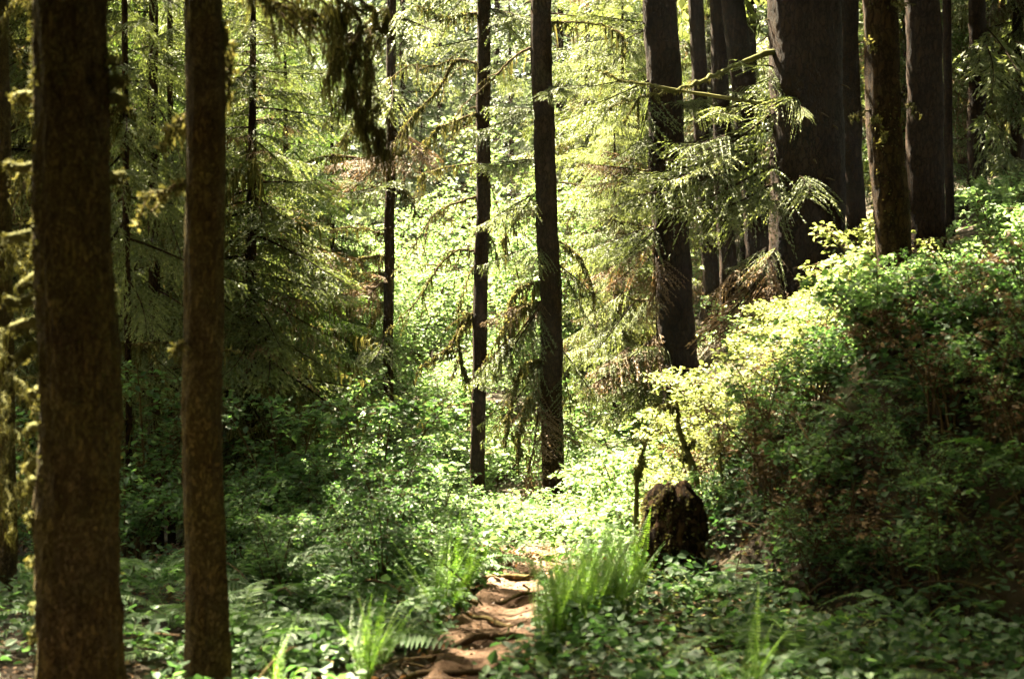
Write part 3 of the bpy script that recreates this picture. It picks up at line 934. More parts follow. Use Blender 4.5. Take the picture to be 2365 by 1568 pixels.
# ------------------------------------------------------------------ young conifers (shared variants)
def conifer_variant(name, label, seed, H, lmax, n, lib, mat, r, hlo=.4, moss=0, droop=(-.55, .05)):
    rng = np.random.default_rng(seed)
    root = thing(name, label, 'tree', (0, 0, 0))
    lean = rng.normal(0, .01, 2)

    def axis(z):
        return np.array([lean[0] * z, lean[1] * z])
    tm = trunk_mb(rng, 0, axis, -.2, H, lambda z: max(.012, r * (1 - z / H)), 12, .3, .05)
    part('trunk', tm.mesh('trunk', M_BARK, True), root)
    mb = crown_mb(rng, axis, hlo, H * .98, n, lmax, lib, shape=.75, bottom=.6, droop=droop)
    part('crown', mb.mesh('crown', [mat, M_BARK], False), root)
    if moss:
        db = crown_mb(rng, axis, hlo, H * .7, 34, lmax, BOUGH_AIR, shape=.6, bottom=.8, droop=(-.7, 0))
        part('dead_boughs', db.mesh('dead_boughs', [M_DEAD, M_TWIG], False), root)
        mm = MB()
        for _ in range(30):
            z0 = rng.uniform(.5, H * .5)
            a = rng.uniform(0, 6.28)
            l = rng.uniform(.5, .9) * lmax
            p0 = np.array([0, 0, z0])
            p1 = p0 + np.array([math.cos(a) * l, math.sin(a) * l, -rng.uniform(0, .5)])
            moss_strands(rng, curve([p0, (p0 + p1) / 2 + np.array([0, 0, .1]), p1], 5), moss, .05, .45, .024, mm, True, 1.6)
        part('hanging_moss', mm.mesh('hanging_moss', M_MOSS, False), root)
    return root


CON = [conifer_variant('young_conifer', 'x', 50, 11, 2.3, 165, BOUGH, M_YOUNG, .10, .5, 60),
       conifer_variant('young_conifer', 'x', 51, 13, 2.6, 175, BOUGH, M_YOUNG, .12, .8, 60),
       conifer_variant('young_conifer', 'x', 52, 9, 2.0, 160, BOUGH, M_SPRUCE, .09, .3, 50),
       conifer_variant('young_conifer', 'x', 53, 14, 2.6, 170, BOUGH, M_SPRUCE, .13, 1.5, 70)]
used = set()


def place(protos, k, x, y, sc, rz, label, group, zoff=0.0):
    p = protos[k]
    o = p if k not in used_of(protos) else copy_tree(p)
    used_of(protos).add(k)
    o.location = (x, y, hz(x, y) + zoff)
    o.rotation_euler = (0, 0, rz)
    o.scale = (sc, sc, sc) if not isinstance(sc, tuple) else sc
    o['label'] = label
    if group:
        o['group'] = group
    return o


_used = {}


def used_of(protos):
    return _used.setdefault(id(protos), set())


rl = np.random.default_rng(99)
G_L = 'young conifers filling the shaded left side'
for (px, d, k, sc, lab) in [
    (575, 13.5, 2, .85, 'mossy young hemlock rising just right of the slimmer foreground trunk'),
    (665, 19, 0, .78, 'bright yellow green hemlock under the moss draped branch'),
    (770, 26, 0, .85, 'mossy young conifer close behind the slimmest clearing trunk, on its left'),
    (470, 17, 0, .62, 'tall young conifer seen behind the slimmer foreground trunk'),
    (620, 24, 2, .95, 'green conifer set back between the yellow green hemlock and the slimmer foreground trunk'),
    (330, 16, 1, .7, 'dark conifer filling the gap between the two foreground trunks'),
    (120, 14, 2, 1.1, 'dark conifer hidden behind the thickest foreground trunk'),
    (-40, 17, 2, 1.0, 'dark conifer cut by the left edge of the picture'),
    (400, 24, 1, 1.15, 'far dark conifer in the gap between the two foreground trunks')]:
    place(CON, k, X_at(px, d), d, sc, rl.uniform(0, 6.28), lab, G_L)
G_R = 'young conifers between the right hand trunks'
for (px, d, k, sc, lab) in [
    (1430, 27, 2, 1.2, 'pale lit young spruce in the gap left of the reddish trunk'),
    (1425, 22.5, 2, .8, 'full drooping young spruce close behind the left side of the reddish trunk'),
    (1350, 33, 3, 1.0, 'hazy young spruce just right of the thicker centre trunk'),
    (1635, 32, 3, 1.0, 'young spruce behind the dark pair of trunks'),
    (1480, 36, 1, 1.1, 'young conifer well behind the reddish trunk'),
    (1905, 34, 3, 1.1, 'young conifer showing between the widest trunk and the thin trunk beside it'),
    (2090, 31, 1, 1.1, 'young conifer in the slit right of the lichen flecked bank trunk'),
    (2225, 36, 3, 1.2, 'lit young conifer left of the clean straight trunk near the right edge'),
    (2350, 30, 3, 1.1, 'lit drooping conifer at the right edge of the picture'),
    (2330, 42, 1, 1.3, 'far conifer behind the lit drooping one at the right edge')]:
    place(CON, k, X_at(px, d), d, sc, rl.uniform(0, 6.28), lab, G_R)

# ------------------------------------------------------------------ tall trees, most of them added out of view to cut light
CAN = [conifer_variant('tall_conifer', 'x', 56, 22, 2.6, 140, BOUGH_MID, M_SPRUCE, .18, 5.0, 0, (-.5, .1)),
       conifer_variant('tall_conifer', 'x', 57, 30, 3.2, 90, BOUGH_MID, M_SPRUCE, .26, 20.0, 0, (-.5, .1)),
       conifer_variant('tall_conifer', 'x', 58, 35, 3.0, 130, BOUGH_MID, M_SPRUCE, .26, 23.0, 0, (-.5, .1))]
G_C = 'tall conifers added for shade around the foreground trunks'
for (px, d, k, sc, lab) in [  # placed so that their crowns, out of view, shade the foreground
    (30, 17, 1, 1.0, 'tall bare trunk at the extreme left edge, its unseen crown added for shade'),
    (157, 20.5, 2, 1.0, 'tall bare trunk hidden behind the thickest foreground trunk, its unseen crown added for shade'),
    (X_px(-5.2, 13.6), 13.6, 0, .95, 'tall conifer added just outside the left edge for shade, its boughs reaching in')]:
    place(CAN, k, X_at(px, d), d, sc, rl.uniform(0, 6.28), lab, G_C)
CAN_D = [conifer_variant('tall_conifer', 'x', 65, 27, 4.6, 300, BOUGH_FAR, M_SPRUCE, .28, 4.5, 0, (-.6, .1)),
         conifer_variant('tall_conifer', 'x', 66, 23, 4.2, 280, BOUGH_FAR, M_SPRUCE, .24, 3.5, 0, (-.6, .1))]
ra = np.random.default_rng(404)
ring = []  # trees added outside the view, packed densely to hold back sky light
while len(ring) < 100:
    x, y = ra.uniform(-14, 17), ra.uniform(-13, 28)
    if y > -1 and abs(x) < .38 * max(y, 0) + 3.0:
        continue
    if x * x + y * y < 2.2 ** 2 or (x < 0 and y > 6):
        continue
    if any((x - a_) ** 2 + (y - b_) ** 2 < 2.1 ** 2 for a_, b_ in ring):
        continue
    ring.append((x, y))
for i, (x, y) in enumerate(ring):
    place(CAN_D, i % 2, x, y, ra.uniform(.9, 1.15), ra.uniform(0, 6.28), 'tall conifer added out of view around the viewpoint to cut sky light', 'conifers added out of view around the viewpoint')

for (x, y, sc, lab) in [(-7.4, 14.2, .62, 'unseen dense conifer added beyond the left edge for shade, nearer one'), (-8.6, 18.5, .62, 'unseen dense conifer added beyond the left edge for shade, further one')]:  # two unseen trees added to shade the left side
    place(CAN_D, 0, x, y, sc, ra.uniform(0, 6.28), lab, 'dark conifers deep in the left wood')
for (px, y, sc, lab) in [(60, 21, .5, 'dark conifer deep in the wood left of the thickest foreground trunk'), (182, 24, .52, 'dark conifer deep in the wood right behind the thickest foreground trunk'),
                         (300, 20, .48, 'dark conifer deep in the gap between the foreground trunks, left side'), (385, 26, .52, 'dark conifer deep in the gap between the foreground trunks, right side'),
                         (265, 31, .55, 'furthest dark conifer in the gap between the foreground trunks'), (465, 30, .55, 'dark conifer far behind the slimmer foreground trunk'),
                         (560, 31, .5, 'dark conifer far behind, just right of the slimmer foreground trunk'), (90, 30, .6, 'furthest dark conifer near the left edge')]:
    o = place(CAN_D, int(ra.integers(2)), X_at(px, y), y, sc, ra.uniform(0, 6.28), lab, 'dark conifers deep in the left wood')

# ------------------------------------------------------------------ far wood
FAR = [conifer_variant('far_conifer', 'x', 60, 17, 3.0, 170, BOUGH_FAR, M_FAR, .18, 1.0),
       conifer_variant('far_conifer', 'x', 61, 19, 3.4, 190, BOUGH_FAR, M_FAR, .2, 2.0),
       conifer_variant('far_conifer', 'x', 62, 15, 2.8, 150, BOUGH_FAR, M_FAR, .16, .8)]
for f in FAR:
    f['category'] = 'tree'
rf = np.random.default_rng(5)
for (px, y, sc) in [(1190, 47, .95), (1010, 52, 1.1), (1150, 56, 1.2), (1225, 60, 1.3), (1290, 50, 1.0), (1080, 62, 1.3)]:
    place(FAR, int(rf.integers(3)), X_at(px, y), y, sc, rf.uniform(0, 6.28), 'distant hazy conifer in the wood behind the bright clearing', 'distant hazy conifers in the wood behind the bright clearing')
for y in np.arange(40, 92, 5.0):
    w = .40 * y + 4
    for x in np.arange(-w, w, 4.2):
        xx, yy = x + rf.normal(0, 1.0), y + rf.normal(0, 1.4)
        px = 1182.5 + xx / yy * F
        if yy < 36:
            continue
        lowgap = 880 < px < 1330
        if lowgap and rf.random() < .25:
            continue
        sc = rf.uniform(.85, 1.25)
        if lowgap:
            sc *= .92
        if yy > 50:
            sc *= 1.25
        if px < 880:
            lab = 'distant conifer in the wood behind the shaded left side'
        elif lowgap:
            lab = 'distant hazy conifer in the wood behind the bright clearing'
        else:
            lab = 'distant conifer in the wood behind the right hand trunks'
        place(FAR, int(rf.integers(3)), xx, yy, (sc, sc, sc * rf.uniform(.9, 1.15)), rf.uniform(0, 6.28), lab, lab.replace('distant', 'distant', 1).replace('conifer', 'conifers', 1))

# ------------------------------------------------------------------ broadleaf shrubs
def shrub_variant(name, cat, seed, H, rad, nst, nleaf, lsize, mat, arch=.6, layered=True):
    rng = np.random.default_rng(seed)
    root = thing(name, 'x', cat)
    st, pos, drs = MB(), [], []
    for k in range(nst):
        a = k * 2.4 + rng.normal(0, .4)
        hh = H * rng.uniform(.55, 1.05)
        out = rad * rng.uniform(.35, 1.0)
        u = np.linspace(0, 1, 8)
        p = np.stack([math.cos(a) * out * u ** 1.4 + rng.normal(0, .05), math.sin(a) * out * u ** 1.4 + rng.normal(0, .05), hh * (u * (1 + arch * .5) - arch * .5 * u ** 2.5)], -1)
        p[0, 2] = -.08
        v, q = tube(p, np.linspace(.012 * H ** .5, .003, 8), 5)
        st.add(v, q)
        nt = max(4, int(nleaf / nst / 9))
        for _ in range(nt):
            s = rng.uniform(.28, 1.0) ** .8
            b = np.array([np.interp(s, u, p[:, i]) for i in range(3)])
            aa = rng.uniform(0, 6.28)
            tl = rad * rng.uniform(.15, .45)
            e = np.array([math.cos(aa), math.sin(aa), rng.uniform(-.15, .35)])
            tp = b + e * tl * np.linspace(0, 1, 4)[:, None] + np.array([0, 0, -.25 * tl]) * (np.linspace(0, 1, 4) ** 2)[:, None]
            v, q = tube(tp, np.linspace(.004, .0015, 4), 3)
            st.add(v, q)
            m = 9
            s2 = rng.uniform(.2, 1.0, m)
            lp = b + e * (tl * s2)[:, None] + np.array([0, 0, -.25 * tl]) * (s2 ** 2)[:, None] + rng.normal(0, lsize * .35, (m, 3))
            pos.append(lp)
            sd = np.where(rng.random(m) < .5, 1, -1)[:, None]
            pv = np.array([-e[1], e[0], 0])
            drs.append(e * .6 + sd * pv * rng.uniform(.3, 1.2, (m, 1)) + np.array([0, 0, -.25]))
    pos, drs = np.concatenate(pos), np.concatenate(drs)
    v, q = leaves(rng, pos, lsize * rng.uniform(.6, 1.25, len(pos)), .42, .66, drs)
    lf = MB()
    lf.add(v, q, np.repeat(np.clip(rng.normal(.36, .2, len(pos)), 0, .95), 6))
    part('foliage', lf.mesh('foliage', mat), root)
    part('stem', st.mesh('stem', M_TWIG, True), root)
    return root


THICKET = [shrub_variant('thicket_shrub', 'shrub', 120 + i, h_, r_, ns, nl, ls, M_THICKET_SHADE) for i, (h_, r_, ns, nl, ls) in enumerate([(1.2, .75, 8, 1300, .065), (1.5, .8, 7, 1500, .050), (.9, .7, 9, 1100, .075)])]
SHRUB = [shrub_variant('leafy_shrub', 'shrub', 70 + i, h_, r_, ns, nl, ls, M_BROAD) for i, (h_, r_, ns, nl, ls) in enumerate([(1.0, .75, 9, 1500, .060), (1.3, .8, 8, 1700, .070), (.8, .7, 10, 1300, .055)])]
TALL = [shrub_variant('tall_shrub', 'shrub', 80 + i, h_, r_, ns, nl, ls, M_BROAD) for i, (h_, r_, ns, nl, ls) in enumerate([(4.2, 2.1, 12, 8000, .080), (3.2, 1.8, 11, 6500, .076)])]
BANK_G = [shrub_variant('bank_shrub', 'shrub', 110 + i, h_, r_, ns, nl, ls, M_BROAD) for i, (h_, r_, ns, nl, ls) in enumerate([(1.0, .6, 7, 1100, .070), (.7, .6, 8, 1000, .060)])]
BANK = [shrub_variant('bank_shrub', 'shrub', 90 + i, h_, r_, ns, nl, ls, M_BANKLEAF) for i, (h_, r_, ns, nl, ls) in enumerate([(.8, .6, 8, 1500, .042), (1.1, .6, 7, 1500, .055), (.6, .6, 11, 1500, .036)])]

rs = np.random.default_rng(21)


def scatter_shrubs(protos, pts, label, group):
    for (x, y, sc) in pts:
        place(protos, int(rs.integers(len(protos))), x, y, (sc, sc, sc * rs.uniform(.85, 1.15)), rs.uniform(0, 6.28), label, group)


def rnd_pts(n, x0, x1, y0, y1, s0, s1, mind=.45, ok=None):
    out = []
    tries = 0
    while len(out) < n and tries < n * 60:
        tries += 1
        y = rs.uniform(y0, y1)
        x = rs.uniform(x0(y) if callable(x0) else x0, x1(y) if callable(x1) else x1)
        if y < 14.5 and abs(x - float(trail_x(y))) < .55:
            continue
        if ok and not ok(x, y):
            continue
        if any((x - a) ** 2 + (y - b) ** 2 < mind ** 2 for a, b, _ in out):
            continue
        out.append((x, y, rs.uniform(s0, s1)))
    return out


# tall sunlit bushes beyond the clearing
scatter_shrubs(TALL, rnd_pts(13, lambda y: X_at(840, y), lambda y: X_at(1520, y), 26, 38, .8, 1.25, 1.7), 'tall pale sunlit bush at the back of the clearing', 'tall sunlit bushes at the back of the clearing')
scatter_shrubs(TALL, rnd_pts(9, lambda y: X_at(560, y), lambda y: X_at(690, y), 18, 30, .45, .8, 1.4), 'tall bush among the young conifers left of the clearing', 'tall bushes left of the clearing')
# clearing shrubs
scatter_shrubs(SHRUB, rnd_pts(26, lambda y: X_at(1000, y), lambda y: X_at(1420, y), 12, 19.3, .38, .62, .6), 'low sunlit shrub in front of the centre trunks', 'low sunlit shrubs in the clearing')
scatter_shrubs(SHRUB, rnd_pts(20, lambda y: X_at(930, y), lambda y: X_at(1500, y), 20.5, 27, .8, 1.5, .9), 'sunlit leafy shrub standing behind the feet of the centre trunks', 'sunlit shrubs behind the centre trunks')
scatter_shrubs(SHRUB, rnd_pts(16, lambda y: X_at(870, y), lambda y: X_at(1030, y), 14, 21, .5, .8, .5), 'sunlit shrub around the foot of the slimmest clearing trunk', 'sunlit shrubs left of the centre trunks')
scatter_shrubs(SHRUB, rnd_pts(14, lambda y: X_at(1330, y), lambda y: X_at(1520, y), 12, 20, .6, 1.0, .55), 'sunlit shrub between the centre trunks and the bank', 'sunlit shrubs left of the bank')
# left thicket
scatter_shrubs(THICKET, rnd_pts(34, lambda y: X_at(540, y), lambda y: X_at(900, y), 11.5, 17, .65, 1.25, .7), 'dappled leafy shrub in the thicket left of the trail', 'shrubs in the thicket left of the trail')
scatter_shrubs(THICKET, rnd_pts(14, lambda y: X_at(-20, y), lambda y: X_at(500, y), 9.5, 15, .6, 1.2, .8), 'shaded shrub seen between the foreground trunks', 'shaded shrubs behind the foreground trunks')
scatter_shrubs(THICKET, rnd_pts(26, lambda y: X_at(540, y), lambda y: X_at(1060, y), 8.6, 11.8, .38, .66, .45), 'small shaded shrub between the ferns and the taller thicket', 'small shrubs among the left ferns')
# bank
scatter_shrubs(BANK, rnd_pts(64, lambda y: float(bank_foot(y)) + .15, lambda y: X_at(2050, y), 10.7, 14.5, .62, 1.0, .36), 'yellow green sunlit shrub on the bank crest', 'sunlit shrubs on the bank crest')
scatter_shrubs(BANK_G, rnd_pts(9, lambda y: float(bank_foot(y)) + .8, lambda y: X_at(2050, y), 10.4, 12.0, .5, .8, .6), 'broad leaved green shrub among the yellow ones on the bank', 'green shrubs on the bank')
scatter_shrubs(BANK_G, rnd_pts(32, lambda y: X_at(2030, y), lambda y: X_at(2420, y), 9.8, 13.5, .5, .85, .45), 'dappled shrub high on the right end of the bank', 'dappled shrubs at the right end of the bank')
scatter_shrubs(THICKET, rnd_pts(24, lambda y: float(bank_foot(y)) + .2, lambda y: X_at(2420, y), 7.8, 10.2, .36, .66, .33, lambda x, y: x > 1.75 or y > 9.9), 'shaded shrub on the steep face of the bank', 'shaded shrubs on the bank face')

scatter_shrubs(BANK_G, rnd_pts(34, lambda y: X_at(1640, y), lambda y: X_at(2420, y), 15.5, 30, .55, 1.05, .8), 'shaded undergrowth shrub on the slope among the right hand trunks', 'shrubs among the right hand trunks')
DRY = [shrub_variant('dry_shrub', 'shrub', 130 + i, h_, r_, ns, nl, ls, M_DEAD) for i, (h_, r_, ns, nl, ls) in enumerate([(.8, .6, 12, 700, .040), (.6, .6, 13, 600, .045)])]
scatter_shrubs(DRY, rnd_pts(26, lambda y: float(bank_foot(y)) + .35, lambda y: X_at(2420, y), 8.0, 10.8, .5, .95, .4, lambda x, y: x > 1.75 or y > 9.9), 'withered brown shrub in the tangle on the bank face', 'withered shrubs on the bank face')
# ------------------------------------------------------------------ ferns
def frond_mesh(rng, name, L, arch, wid, pairs, rise=1.2, mat=M_FERN):
    """one frond along +X from the origin: rachis and pinnae"""
    s = np.linspace(0, 1, 16)
    p = np.stack([L * s * (1 - .25 * rise * (1 - s)) * .8, .05 * L * np.sin(2.5 * s), L * (rise * .6 * s - arch * s ** 2.2)], -1)
    mb = MB()
    v, q = tube(p, np.linspace(.0035, .001, 16), 4)
    mb.add(v, q, .6)
    u = np.linspace(.10, .99, pairs)
    B, E, LN, W = [], [], [], []
    T = unit(np.gradient(p, axis=0))
    for sd in (1, -1):
        b = np.stack([np.interp(u, s, p[:, i]) for i in range(3)], -1)
        t = np.stack([np.interp(u, s, T[:, i]) for i in range(3)], -1)
        pv = unit(np.cross(t, [0, 0, 1.0])) * sd
        e = unit(pv + t * .35 + np.array([0, 0, 1.0]) * rng.normal(-.1, .10, (pairs, 1)))
        prof = np.minimum(1, (1.02 - u) * 2.2) * np.minimum(1, .55 + u * 2)
        B.append(b); E.append(e); LN.append(wid * prof * rng.uniform(.85, 1.1, pairs)); W.append(np.full(pairs, L * .78 / pairs * 1.05))
    B, E, LN, W = map(np.concatenate, (B, E, LN, W))
    nn = np.array([0, 0, 1.0]) + rng.normal(0, .15, (len(B), 3))
    wv = unit(np.cross(E, nn)) * (W * .5)[:, None]
    m = B + E * (LN * .35)[:, None]
    v = np.stack([B, m - wv, B + E * LN[:, None] + np.array([0, 0, -.12]) * LN[:, None], m + wv], 1).reshape(-1, 3)
    mb.add(v, np.arange(len(B) * 4).reshape(-1, 4), np.repeat(np.clip(rng.normal(.42, .12, len(B)), 0, 1), 4))
    return mb.mesh(name, mat)


rfn = np.random.default_rng(33)
FR_ARCH = [frond_mesh(rfn, 'frond', .75, .55, .075, 34, 1.1) for _ in range(3)]
FR_UP = [frond_mesh(rfn, 'frond', .50, .18, .040, 40, 2.0, M_FERN_BRIGHT) for _ in range(3)]
FR_TALL = [frond_mesh(rfn, 'frond', .56, .16, .060, 34, 1.8, M_FERN_BRIGHT) for _ in range(3)]
FR_FLAT = [frond_mesh(rfn, 'frond', .7, .42, .15, 22, .8) for _ in range(3)]


def fern(kind, x, y, sc, n, label, group=None, tilt=0.25, z=None, az=None, stand=0.0):
    root = thing('sword_fern', label, 'fern', (x, y, (hz(x, y) if z is None else z) - .01), rfn.uniform(0, 6.28) if az is None else az, group, sc)
    for k in range(n):
        me = kind[int(rfn.integers(len(kind)))]
        o = part('frond', me, root, (0, 0, 0), (rfn.normal(0, .25), -stand - rfn.uniform(-.2, tilt), k * 6.283 / n + rfn.normal(0, .25)))
        s = rfn.uniform(.7, 1.12)
        o.scale = (s, s, s)
    return root


# bright upright ferns right of the trail
UPR = [(1300, 0, 7.4), (1318, 0, 7.75), (1350, 0, 7.5), (1360, 0, 7.9), (1395, 0, 8.1), (1425, 0, 8.3), (1415, 0, 7.8), (1340, 0, 8.2), (1272, 0, 7.0), (1460, 0, 8.6), (1440, 0, 8.0)]
for i, (px, py, d) in enumerate(UPR):
    fern(FR_UP, X_at(px, d), d, rfn.uniform(.78, 1.02), 18, 'bright upright fern lining the right side of the trail', 'upright ferns on the right of the trail', .3, stand=.42)
for i, (px, d, lab) in enumerate([(1010, 7.9, 'dark upright fern beside the left edge of the trail bend'), (1060, 8.3, 'grassy upright fern at the trail edge, left of the root steps')]):
    fern(FR_UP, X_at(px, d), d, 1.0, 15, lab, None, .6)
fern(FR_TALL, X_at(645, 6.0), 6.0, .58, 8, 'brightest yellow green fern at the bottom, between slimmer foreground trunk and trail', None, .1, stand=.55)
fern(FR_UP, X_at(845, 6.5), 6.5, .72, 14, 'upright fern at the bottom edge, left of the trail mouth', None, .3, stand=.35)
fern(FR_UP, X_at(880, 6.9), 6.9, .6, 12, 'small upright fern just behind the one at the bottom left of the trail mouth', None, .5)
fern(FR_UP, X_at(1720, 6.2), 6.2, .8, 9, 'yellow green rosette fern in the bottom right ground cover', None, .8)
fern(FR_UP, X_at(2050, 7.0), 7.0, .75, 6, 'single bright tuft of fern standing before the dark bank', None, .1)
for (x, y, sc) in rnd_pts(34, lambda y: X_at(545, y), lambda y: X_at(1050, y), 7.2, 10.8, .8, 1.25, .42):
    fern(FR_FLAT if rfn.random() < .6 else FR_ARCH, x, y, sc, 9, 'shaded arching fern in the thicket left of the trail', 'ferns in the thicket left of the trail')
for (x, y, sc) in rnd_pts(9, lambda y: X_at(-20, y), lambda y: X_at(440, y), 7.2, 9.5, .8, 1.2, .5):
    fern(FR_ARCH, x, y, sc, 9, 'shaded fern between the feet of the foreground trunks', 'ferns between the foreground trunks')
fern(FR_FLAT, X_at(1030, 9.6), 9.6, 1.2, 9, 'sunlit flat fern leaning over the trail from the left', None)
fern(FR_FLAT, X_at(1390, 11.2), 11.2, 1.1, 9, 'sunlit pale fern where the trail meets the bank', None)
fern(FR_FLAT, X_at(1790, 7.6), 7.6, .95, 8, 'pale broad fern under the dark bank, right of the stump', None)
fern(FR_ARCH, X_at(1850, 7.0), 7.0, .9, 8, 'grey green arching fern in front of the dark bank', None)
fern(FR_ARCH, X_at(2000, 6.6), 6.6, .8, 8, 'arching fern low in the bottom right corner growth', None)
for (x, y, sc) in rnd_pts(20, lambda y: X_at(1480, y), lambda y: X_at(2400, y), 5.9, 8.8, .45, .9, .42):
    fern(FR_ARCH, x, y, sc, 8, 'small shaded fern at the foot of the dark bank', 'small ferns at the foot of the bank')

for (x, y, sc) in rnd_pts(16, lambda y: float(bank_foot(y)) + .3, lambda y: X_at(2400, y), 8.3, 10.8, .5, .85, .5, lambda x, y: x > 1.6 or y > 9.9):
    fern(FR_ARCH, x, y, sc, 8, 'shaded fern hanging on the steep face of the bank', 'ferns on the bank face')

# ------------------------------------------------------------------ ground cover and litter
def scatter_ground(n, fn, seed):
    rng = np.random.default_rng(seed)
    x, y = fn(rng, n)
    keep = (np.abs(x - trail_x(y)) > .17 + .12 * rng.random(len(x))) | (y > 14)
    return rng, x[keep], y[keep]


def cone(rng, n, p0, p1, y0, y1):
    y = y0 + (y1 - y0) * rng.random(n) ** .8
    px = rng.uniform(p0, p1, n)
    return (px - 1182.5) / F * y, y


def ground_cover(name, n, fn, seed, size, hgt, mat, label):
    rng, x, y = scatter_ground(n, fn, seed)
    cl = vnoise(np.stack([x * 2.2, y * 2.2, 0 * x], -1), seed) + .3 * rng.random(len(x))
    m = cl > .50
    x, y, cl = x[m], y[m], cl[m]
    z = h0(x, y) + hgt * (.2 + rng.random(len(x)) * cl * 1.2)
    v, q = leaves(rng, np.stack([x, y, z], -1), size * rng.uniform(.6, 1.3, len(x)), .4, .75)
    mb = MB()
    mb.add(v, q, np.repeat(np.clip(rng.normal(.35, .18, len(x)), 0, .95), 6))
    tag(part(name, mb.mesh(name, mat)), label, None, None, 'stuff')


ground_cover('ground_cover', 7000, lambda r, n: cone(r, n, 1150, 2450, 5.4, 9.2), 3, .060, .20, M_COVER_SHADE, 'low leafy ground cover at the foot of the bank')
ground_cover('ground_cover', 7000, lambda r, n: cone(r, n, 1150, 2450, 5.4, 9.2), 13, .032, .10, M_BANKLEAF, 'small pale clover like leaves low at the foot of the bank')
ground_cover('ground_cover', 6000, lambda r, n: cone(r, n, -60, 1150, 5.6, 10.5), 4, .055, .18, M_COVER_SHADE, 'low leafy ground cover under the ferns on the left')
ground_cover('ground_cover', 16000, lambda r, n: cone(r, n, 800, 1560, 9.5, 22), 5, .06, .35, M_BROAD, 'sunlit leafy ground cover of the clearing')


def bank_pts(r, n):
    y = r.uniform(8.0, 14.5, n)
    x = bank_foot(y) + .15 + r.random(n) * 4.0
    return x, y


ground_cover('ground_cover', 30000, bank_pts, 6, .050, .34, M_COVER_SHADE, 'small leaves covering the bank')

rng = np.random.default_rng(8)
x = rng.uniform(-4, 5, 26000)
y = rng.uniform(5, 15, 26000)
z = np.where(np.abs(x - trail_x(y)) < .3, trail_z(x, y) + .01, h0(x, y)) + .012
k = (np.abs(x - trail_x(y)) > .2) | (rng.random(len(x)) < .35)
x, y, z = x[k], y[k], z[k]
v, q = leaves(rng, np.stack([x, y, z], -1), rng.uniform(.012, .055, len(x)) * np.where(np.abs(x - trail_x(y)) < .25, .5, 1), .5, .7)
mb = MB()
mb.add(v, q, np.repeat(rng.uniform(0, 1, len(x)), 6))
tag(part('leaf_litter', mb.mesh('leaf_litter', M_LITTER)), 'brown fallen leaves strewn over the forest floor', None, None, 'stuff')

# ------------------------------------------------------------------ roots over the trail
rr_ = np.random.default_rng(14)
for k, ry in enumerate(ROOT_Y):
    cx = float(trail_x(ry))
    xs = np.linspace(cx - .42, cx + .42, 14)
    yy = ry + .07 * np.sin(xs * 7 + k * 2) + (xs - cx) * rr_.uniform(-.25, .25)
    z = trail_z(xs, yy) - .002 + rr_.normal(0, .006, 14) - .12 * sstep(.25, .42, np.abs(xs - cx))
    pts = np.stack([xs, yy, z], -1)
    mb = MB()
    v, q = tube(curve(pts, 3), np.repeat(.017 * rr_.uniform(.7, 1.3), len(curve(pts, 3))) * rr_.uniform(.8, 1.2, len(curve(pts, 3))), 9)
    mb.add(v, q)
    lab = ['gnarled root crossing the trail nearest the bottom edge', 'second gnarled root step up the trail from the bottom edge', 'root step across the trail beside the bright upright ferns',
           'root across the shaded middle of the visible trail', 'sunlit root step just below the orange end of the trail', 'furthest root step, at the orange lit end of the trail'][k]
    o = part('tree_root', mb.mesh('tree_root', M_TWIG, True))
    tag(o, lab, 'root', 'roots crossing the trail')

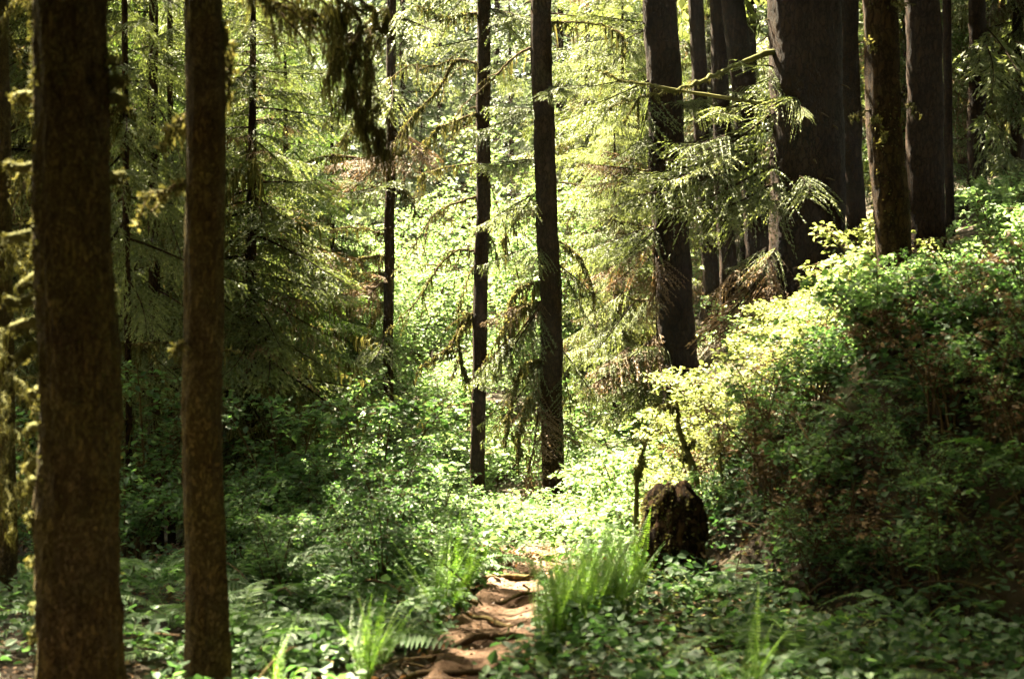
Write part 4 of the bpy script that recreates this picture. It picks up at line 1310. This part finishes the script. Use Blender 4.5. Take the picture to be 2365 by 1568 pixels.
# ------------------------------------------------------------------ stump and snags on the bank
def stump():
    rng = np.random.default_rng(44)
    d = 9.3
    x, y = X_at(1546, d), d
    zb = hz(x, y)
    H = 1.6 - (1085 - 784) / F * d - zb + .12
    zb -= .12
    n, sides = 60, 64
    th = np.linspace(0, 2 * np.pi, sides, endpoint=False)
    s = np.linspace(0, 1, n)
    rad = .238 * np.sqrt(np.clip(1 - .86 * s ** 5, 0, 1)) * (1 - .10 * s)
    top = H * (1 + .045 * (vnoise(np.stack([np.cos(th) * 2.5, np.sin(th) * 2.5, 0 * th], -1), 2) - .5) * 2)
    z = s[:, None] * top[None, :] - .1
    pn = np.stack([np.cos(th)[None] * 2.4 + 0 * s[:, None], np.sin(th)[None] * 2.4 + 0 * s[:, None], z * 5], -1)
    RR = rad[:, None] * (1 + .75 * (vnoise(pn, 7) - .5) + .4 * (vnoise(pn * 2.6, 8) - .5) + .16 * (vnoise(pn * 6, 9) - .5))
    v = np.stack([RR * np.cos(th) + .03 * s[:, None], RR * np.sin(th), z], -1)
    cap = [v.reshape(-1, 3)]
    for f, dz in ((.75, -.01), (.45, -.05), (.1, -.09)):
        r = v[-1].copy()
        c = r.mean(0)
        r = c + (r - c) * f
        r[:, 2] += dz
        cap.append(r)
    V = np.concatenate(cap)
    rows = n + 3
    i = np.arange(rows - 1)[:, None] * sides
    j = np.arange(sides)[None, :]
    j2 = (j + 1) % sides
    q = np.stack([i + j, i + j2, i + sides + j2, i + sides + j], -1).reshape(-1, 4)
    root = thing('tree_stump', 'dark rotten stump at the foot of the bank, its left edge rimmed by moss', 'stump', (x, y, zb))
    mb = MB()
    mb.add(V, q)
    part('stump_wood', mb.mesh('stump_wood', M_STUMP, True), root)
    k = rng.integers(0, len(cap[0]), 2600)
    p = cap[0][k]
    keep = (vnoise(p * 5, 3) > .45) & ((p[:, 0] < .02) | (rng.random(len(p)) < .4))
    p = p[keep]
    e = unit(p * [1, 1, 0] + rng.normal(0, .08, p.shape) + np.array([0, 0, -.03]))
    vv, qq, tt = kites(rng, p * [.98, .98, 1], e, rng.uniform(.015, .04, len(p)), np.full(len(p), .015), rng.uniform(.1, .9, len(p)), .1)
    mb = MB()
    mb.add(vv, qq, tt)
    part('moss', mb.mesh('moss', M_MOSS, False), root)


stump()


def snag(pts, r0, label, moss=200, name='dead_snag'):
    rng = np.random.default_rng(int(abs(pts[0][0])))
    W = [P(*p) for p in pts]
    b = W[0]
    zb = hz(b[0], b[1])
    W = [np.array([b[0], b[1], zb - .05])] + W
    mb, allp = branch_mb(rng, W, r0, 3, .15, r0 * .3, .006)
    off = W[0]
    root = thing(name, label, 'snag', off, 0, None)
    o = part('stick', mb.mesh('stick', M_MOSS, True, off), root)
    mm = MB()
    for a in allp:
        moss_strands(rng, a, moss // len(allp), .01, .12, .014, mm)
    part('moss', mm.mesh('moss', M_MOSS, False, off), root)


snag([(1604, 1110, 10.4), (1584, 1040, 10.4), (1566, 985, 10.4), (1563, 925, 10.4)], .042, 'mossy broken snag standing up right above the stump')
snag([(1470, 1130, 10.5), (1480, 1060, 10.4), (1492, 1015, 10.4)], .022, 'short leaning mossy snag left of the taller one by the stump', 300)
snag([(1762, 1080, 10.2), (1764, 1000, 10.2), (1762, 935, 10.2)], .028, 'dark pointed snag amid the shrubs in the middle of the bank', 60)
snag([(1668, 1130, 10.0), (1665, 1060, 10.0), (1660, 990, 10.0)], .016, 'thin dark stick between the mossy snag and the pointed snag', 60)

# dead twigs and roots on the bank face
for k, (p, lab) in enumerate([([(1880, 1190, 8.9), (1930, 1200, 8.8), (1990, 1175, 8.8)], 'pale twisted root lying across the bare litter of the bank'),
                              ([(2120, 1280, 8.4), (2180, 1320, 8.2), (2240, 1410, 8.0)], 'brown root hanging down the dark right part of the bank'),
                              ([(2060, 1110, 9.0), (2090, 1170, 8.9), (2110, 1200, 8.9)], 'short pale stick leaning on the bank among shaded shrubs'),
                              ([(2340, 1250, 8.0), (2365, 1290, 7.9), (2380, 1340, 7.9)], 'thick lit root end at the right edge of the bank')]):
    W = [P(*a) for a in p]
    for w in W:
        w[2] = max(w[2], hz(w[0], w[1]) + .02)
    mb, _ = branch_mb(np.random.default_rng(70 + k), W, .022, 5, .2)
    o = part('dead_root', mb.mesh('dead_root', M_TWIG, True))
    tag(o, lab, 'root', 'roots and sticks on the bank face')

rng = np.random.default_rng(123)
mb = MB()
for _ in range(520):
    y = rng.uniform(7.4, 11.8)
    x = float(bank_foot(y)) + rng.uniform(-.1, 2.6)
    p = np.array([x, y, hz(x, y) + rng.uniform(0, .25)])
    if _ % 4 == 0:
        y = rng.uniform(5.6, 9)
        x = rng.uniform(-.36 * y, .36 * y)
        p = np.array([x, y, hz(x, y) + rng.uniform(.02, .15)])
    e = unit(rng.normal(0, 1, 3) * [1, .7, .8 if _ % 4 else .2])
    l = rng.uniform(.15, .7)
    u = np.linspace(0, 1, 5)[:, None]
    tp = p + e * l * u + np.array([0, 0, -.3 * l]) * u * u + rng.normal(0, .012, (5, 3)) * u
    v, q = tube(tp, np.linspace(rng.uniform(.004, .012), .002, 5), 4)
    mb.add(v, q)
tag(part('dead_twigs', mb.mesh('dead_twigs', M_TWIG)), 'thin dead twigs tangled over the bank face and the forest floor', None, None, 'stuff')
# ------------------------------------------------------------------ the damp air of the wood
hm, hnt, hpb, hout = newmat('haze')
hnt.nodes.remove(hpb)
vol = hnt.nodes.new('ShaderNodeVolumePrincipled')
vol.inputs['Color'].default_value = (.92, .93, .95, 1)
vol.inputs['Density'].default_value = HAZE
vol.inputs['Anisotropy'].default_value = 0.0
hnt.links.new(vol.outputs[0], hout.inputs['Volume'])
mb = MB()
x0, x1, y0, y1, z0, z1 = -330, 330, -30, 420, -14, 52
bv = [(x0, y0, z0), (x1, y0, z0), (x1, y1, z0), (x0, y1, z0), (x0, y0, z1), (x1, y0, z1), (x1, y1, z1), (x0, y1, z1)]
mb.add(bv, [(0, 3, 2, 1), (4, 5, 6, 7), (0, 1, 5, 4), (1, 2, 6, 5), (2, 3, 7, 6), (3, 0, 4, 7)])
tag(part('haze', mb.mesh('haze', hm)), 'thin pale haze hanging in the forest air', None, None, 'stuff')
print('polys', sum(len(m.polygons) for m in bpy.data.meshes))
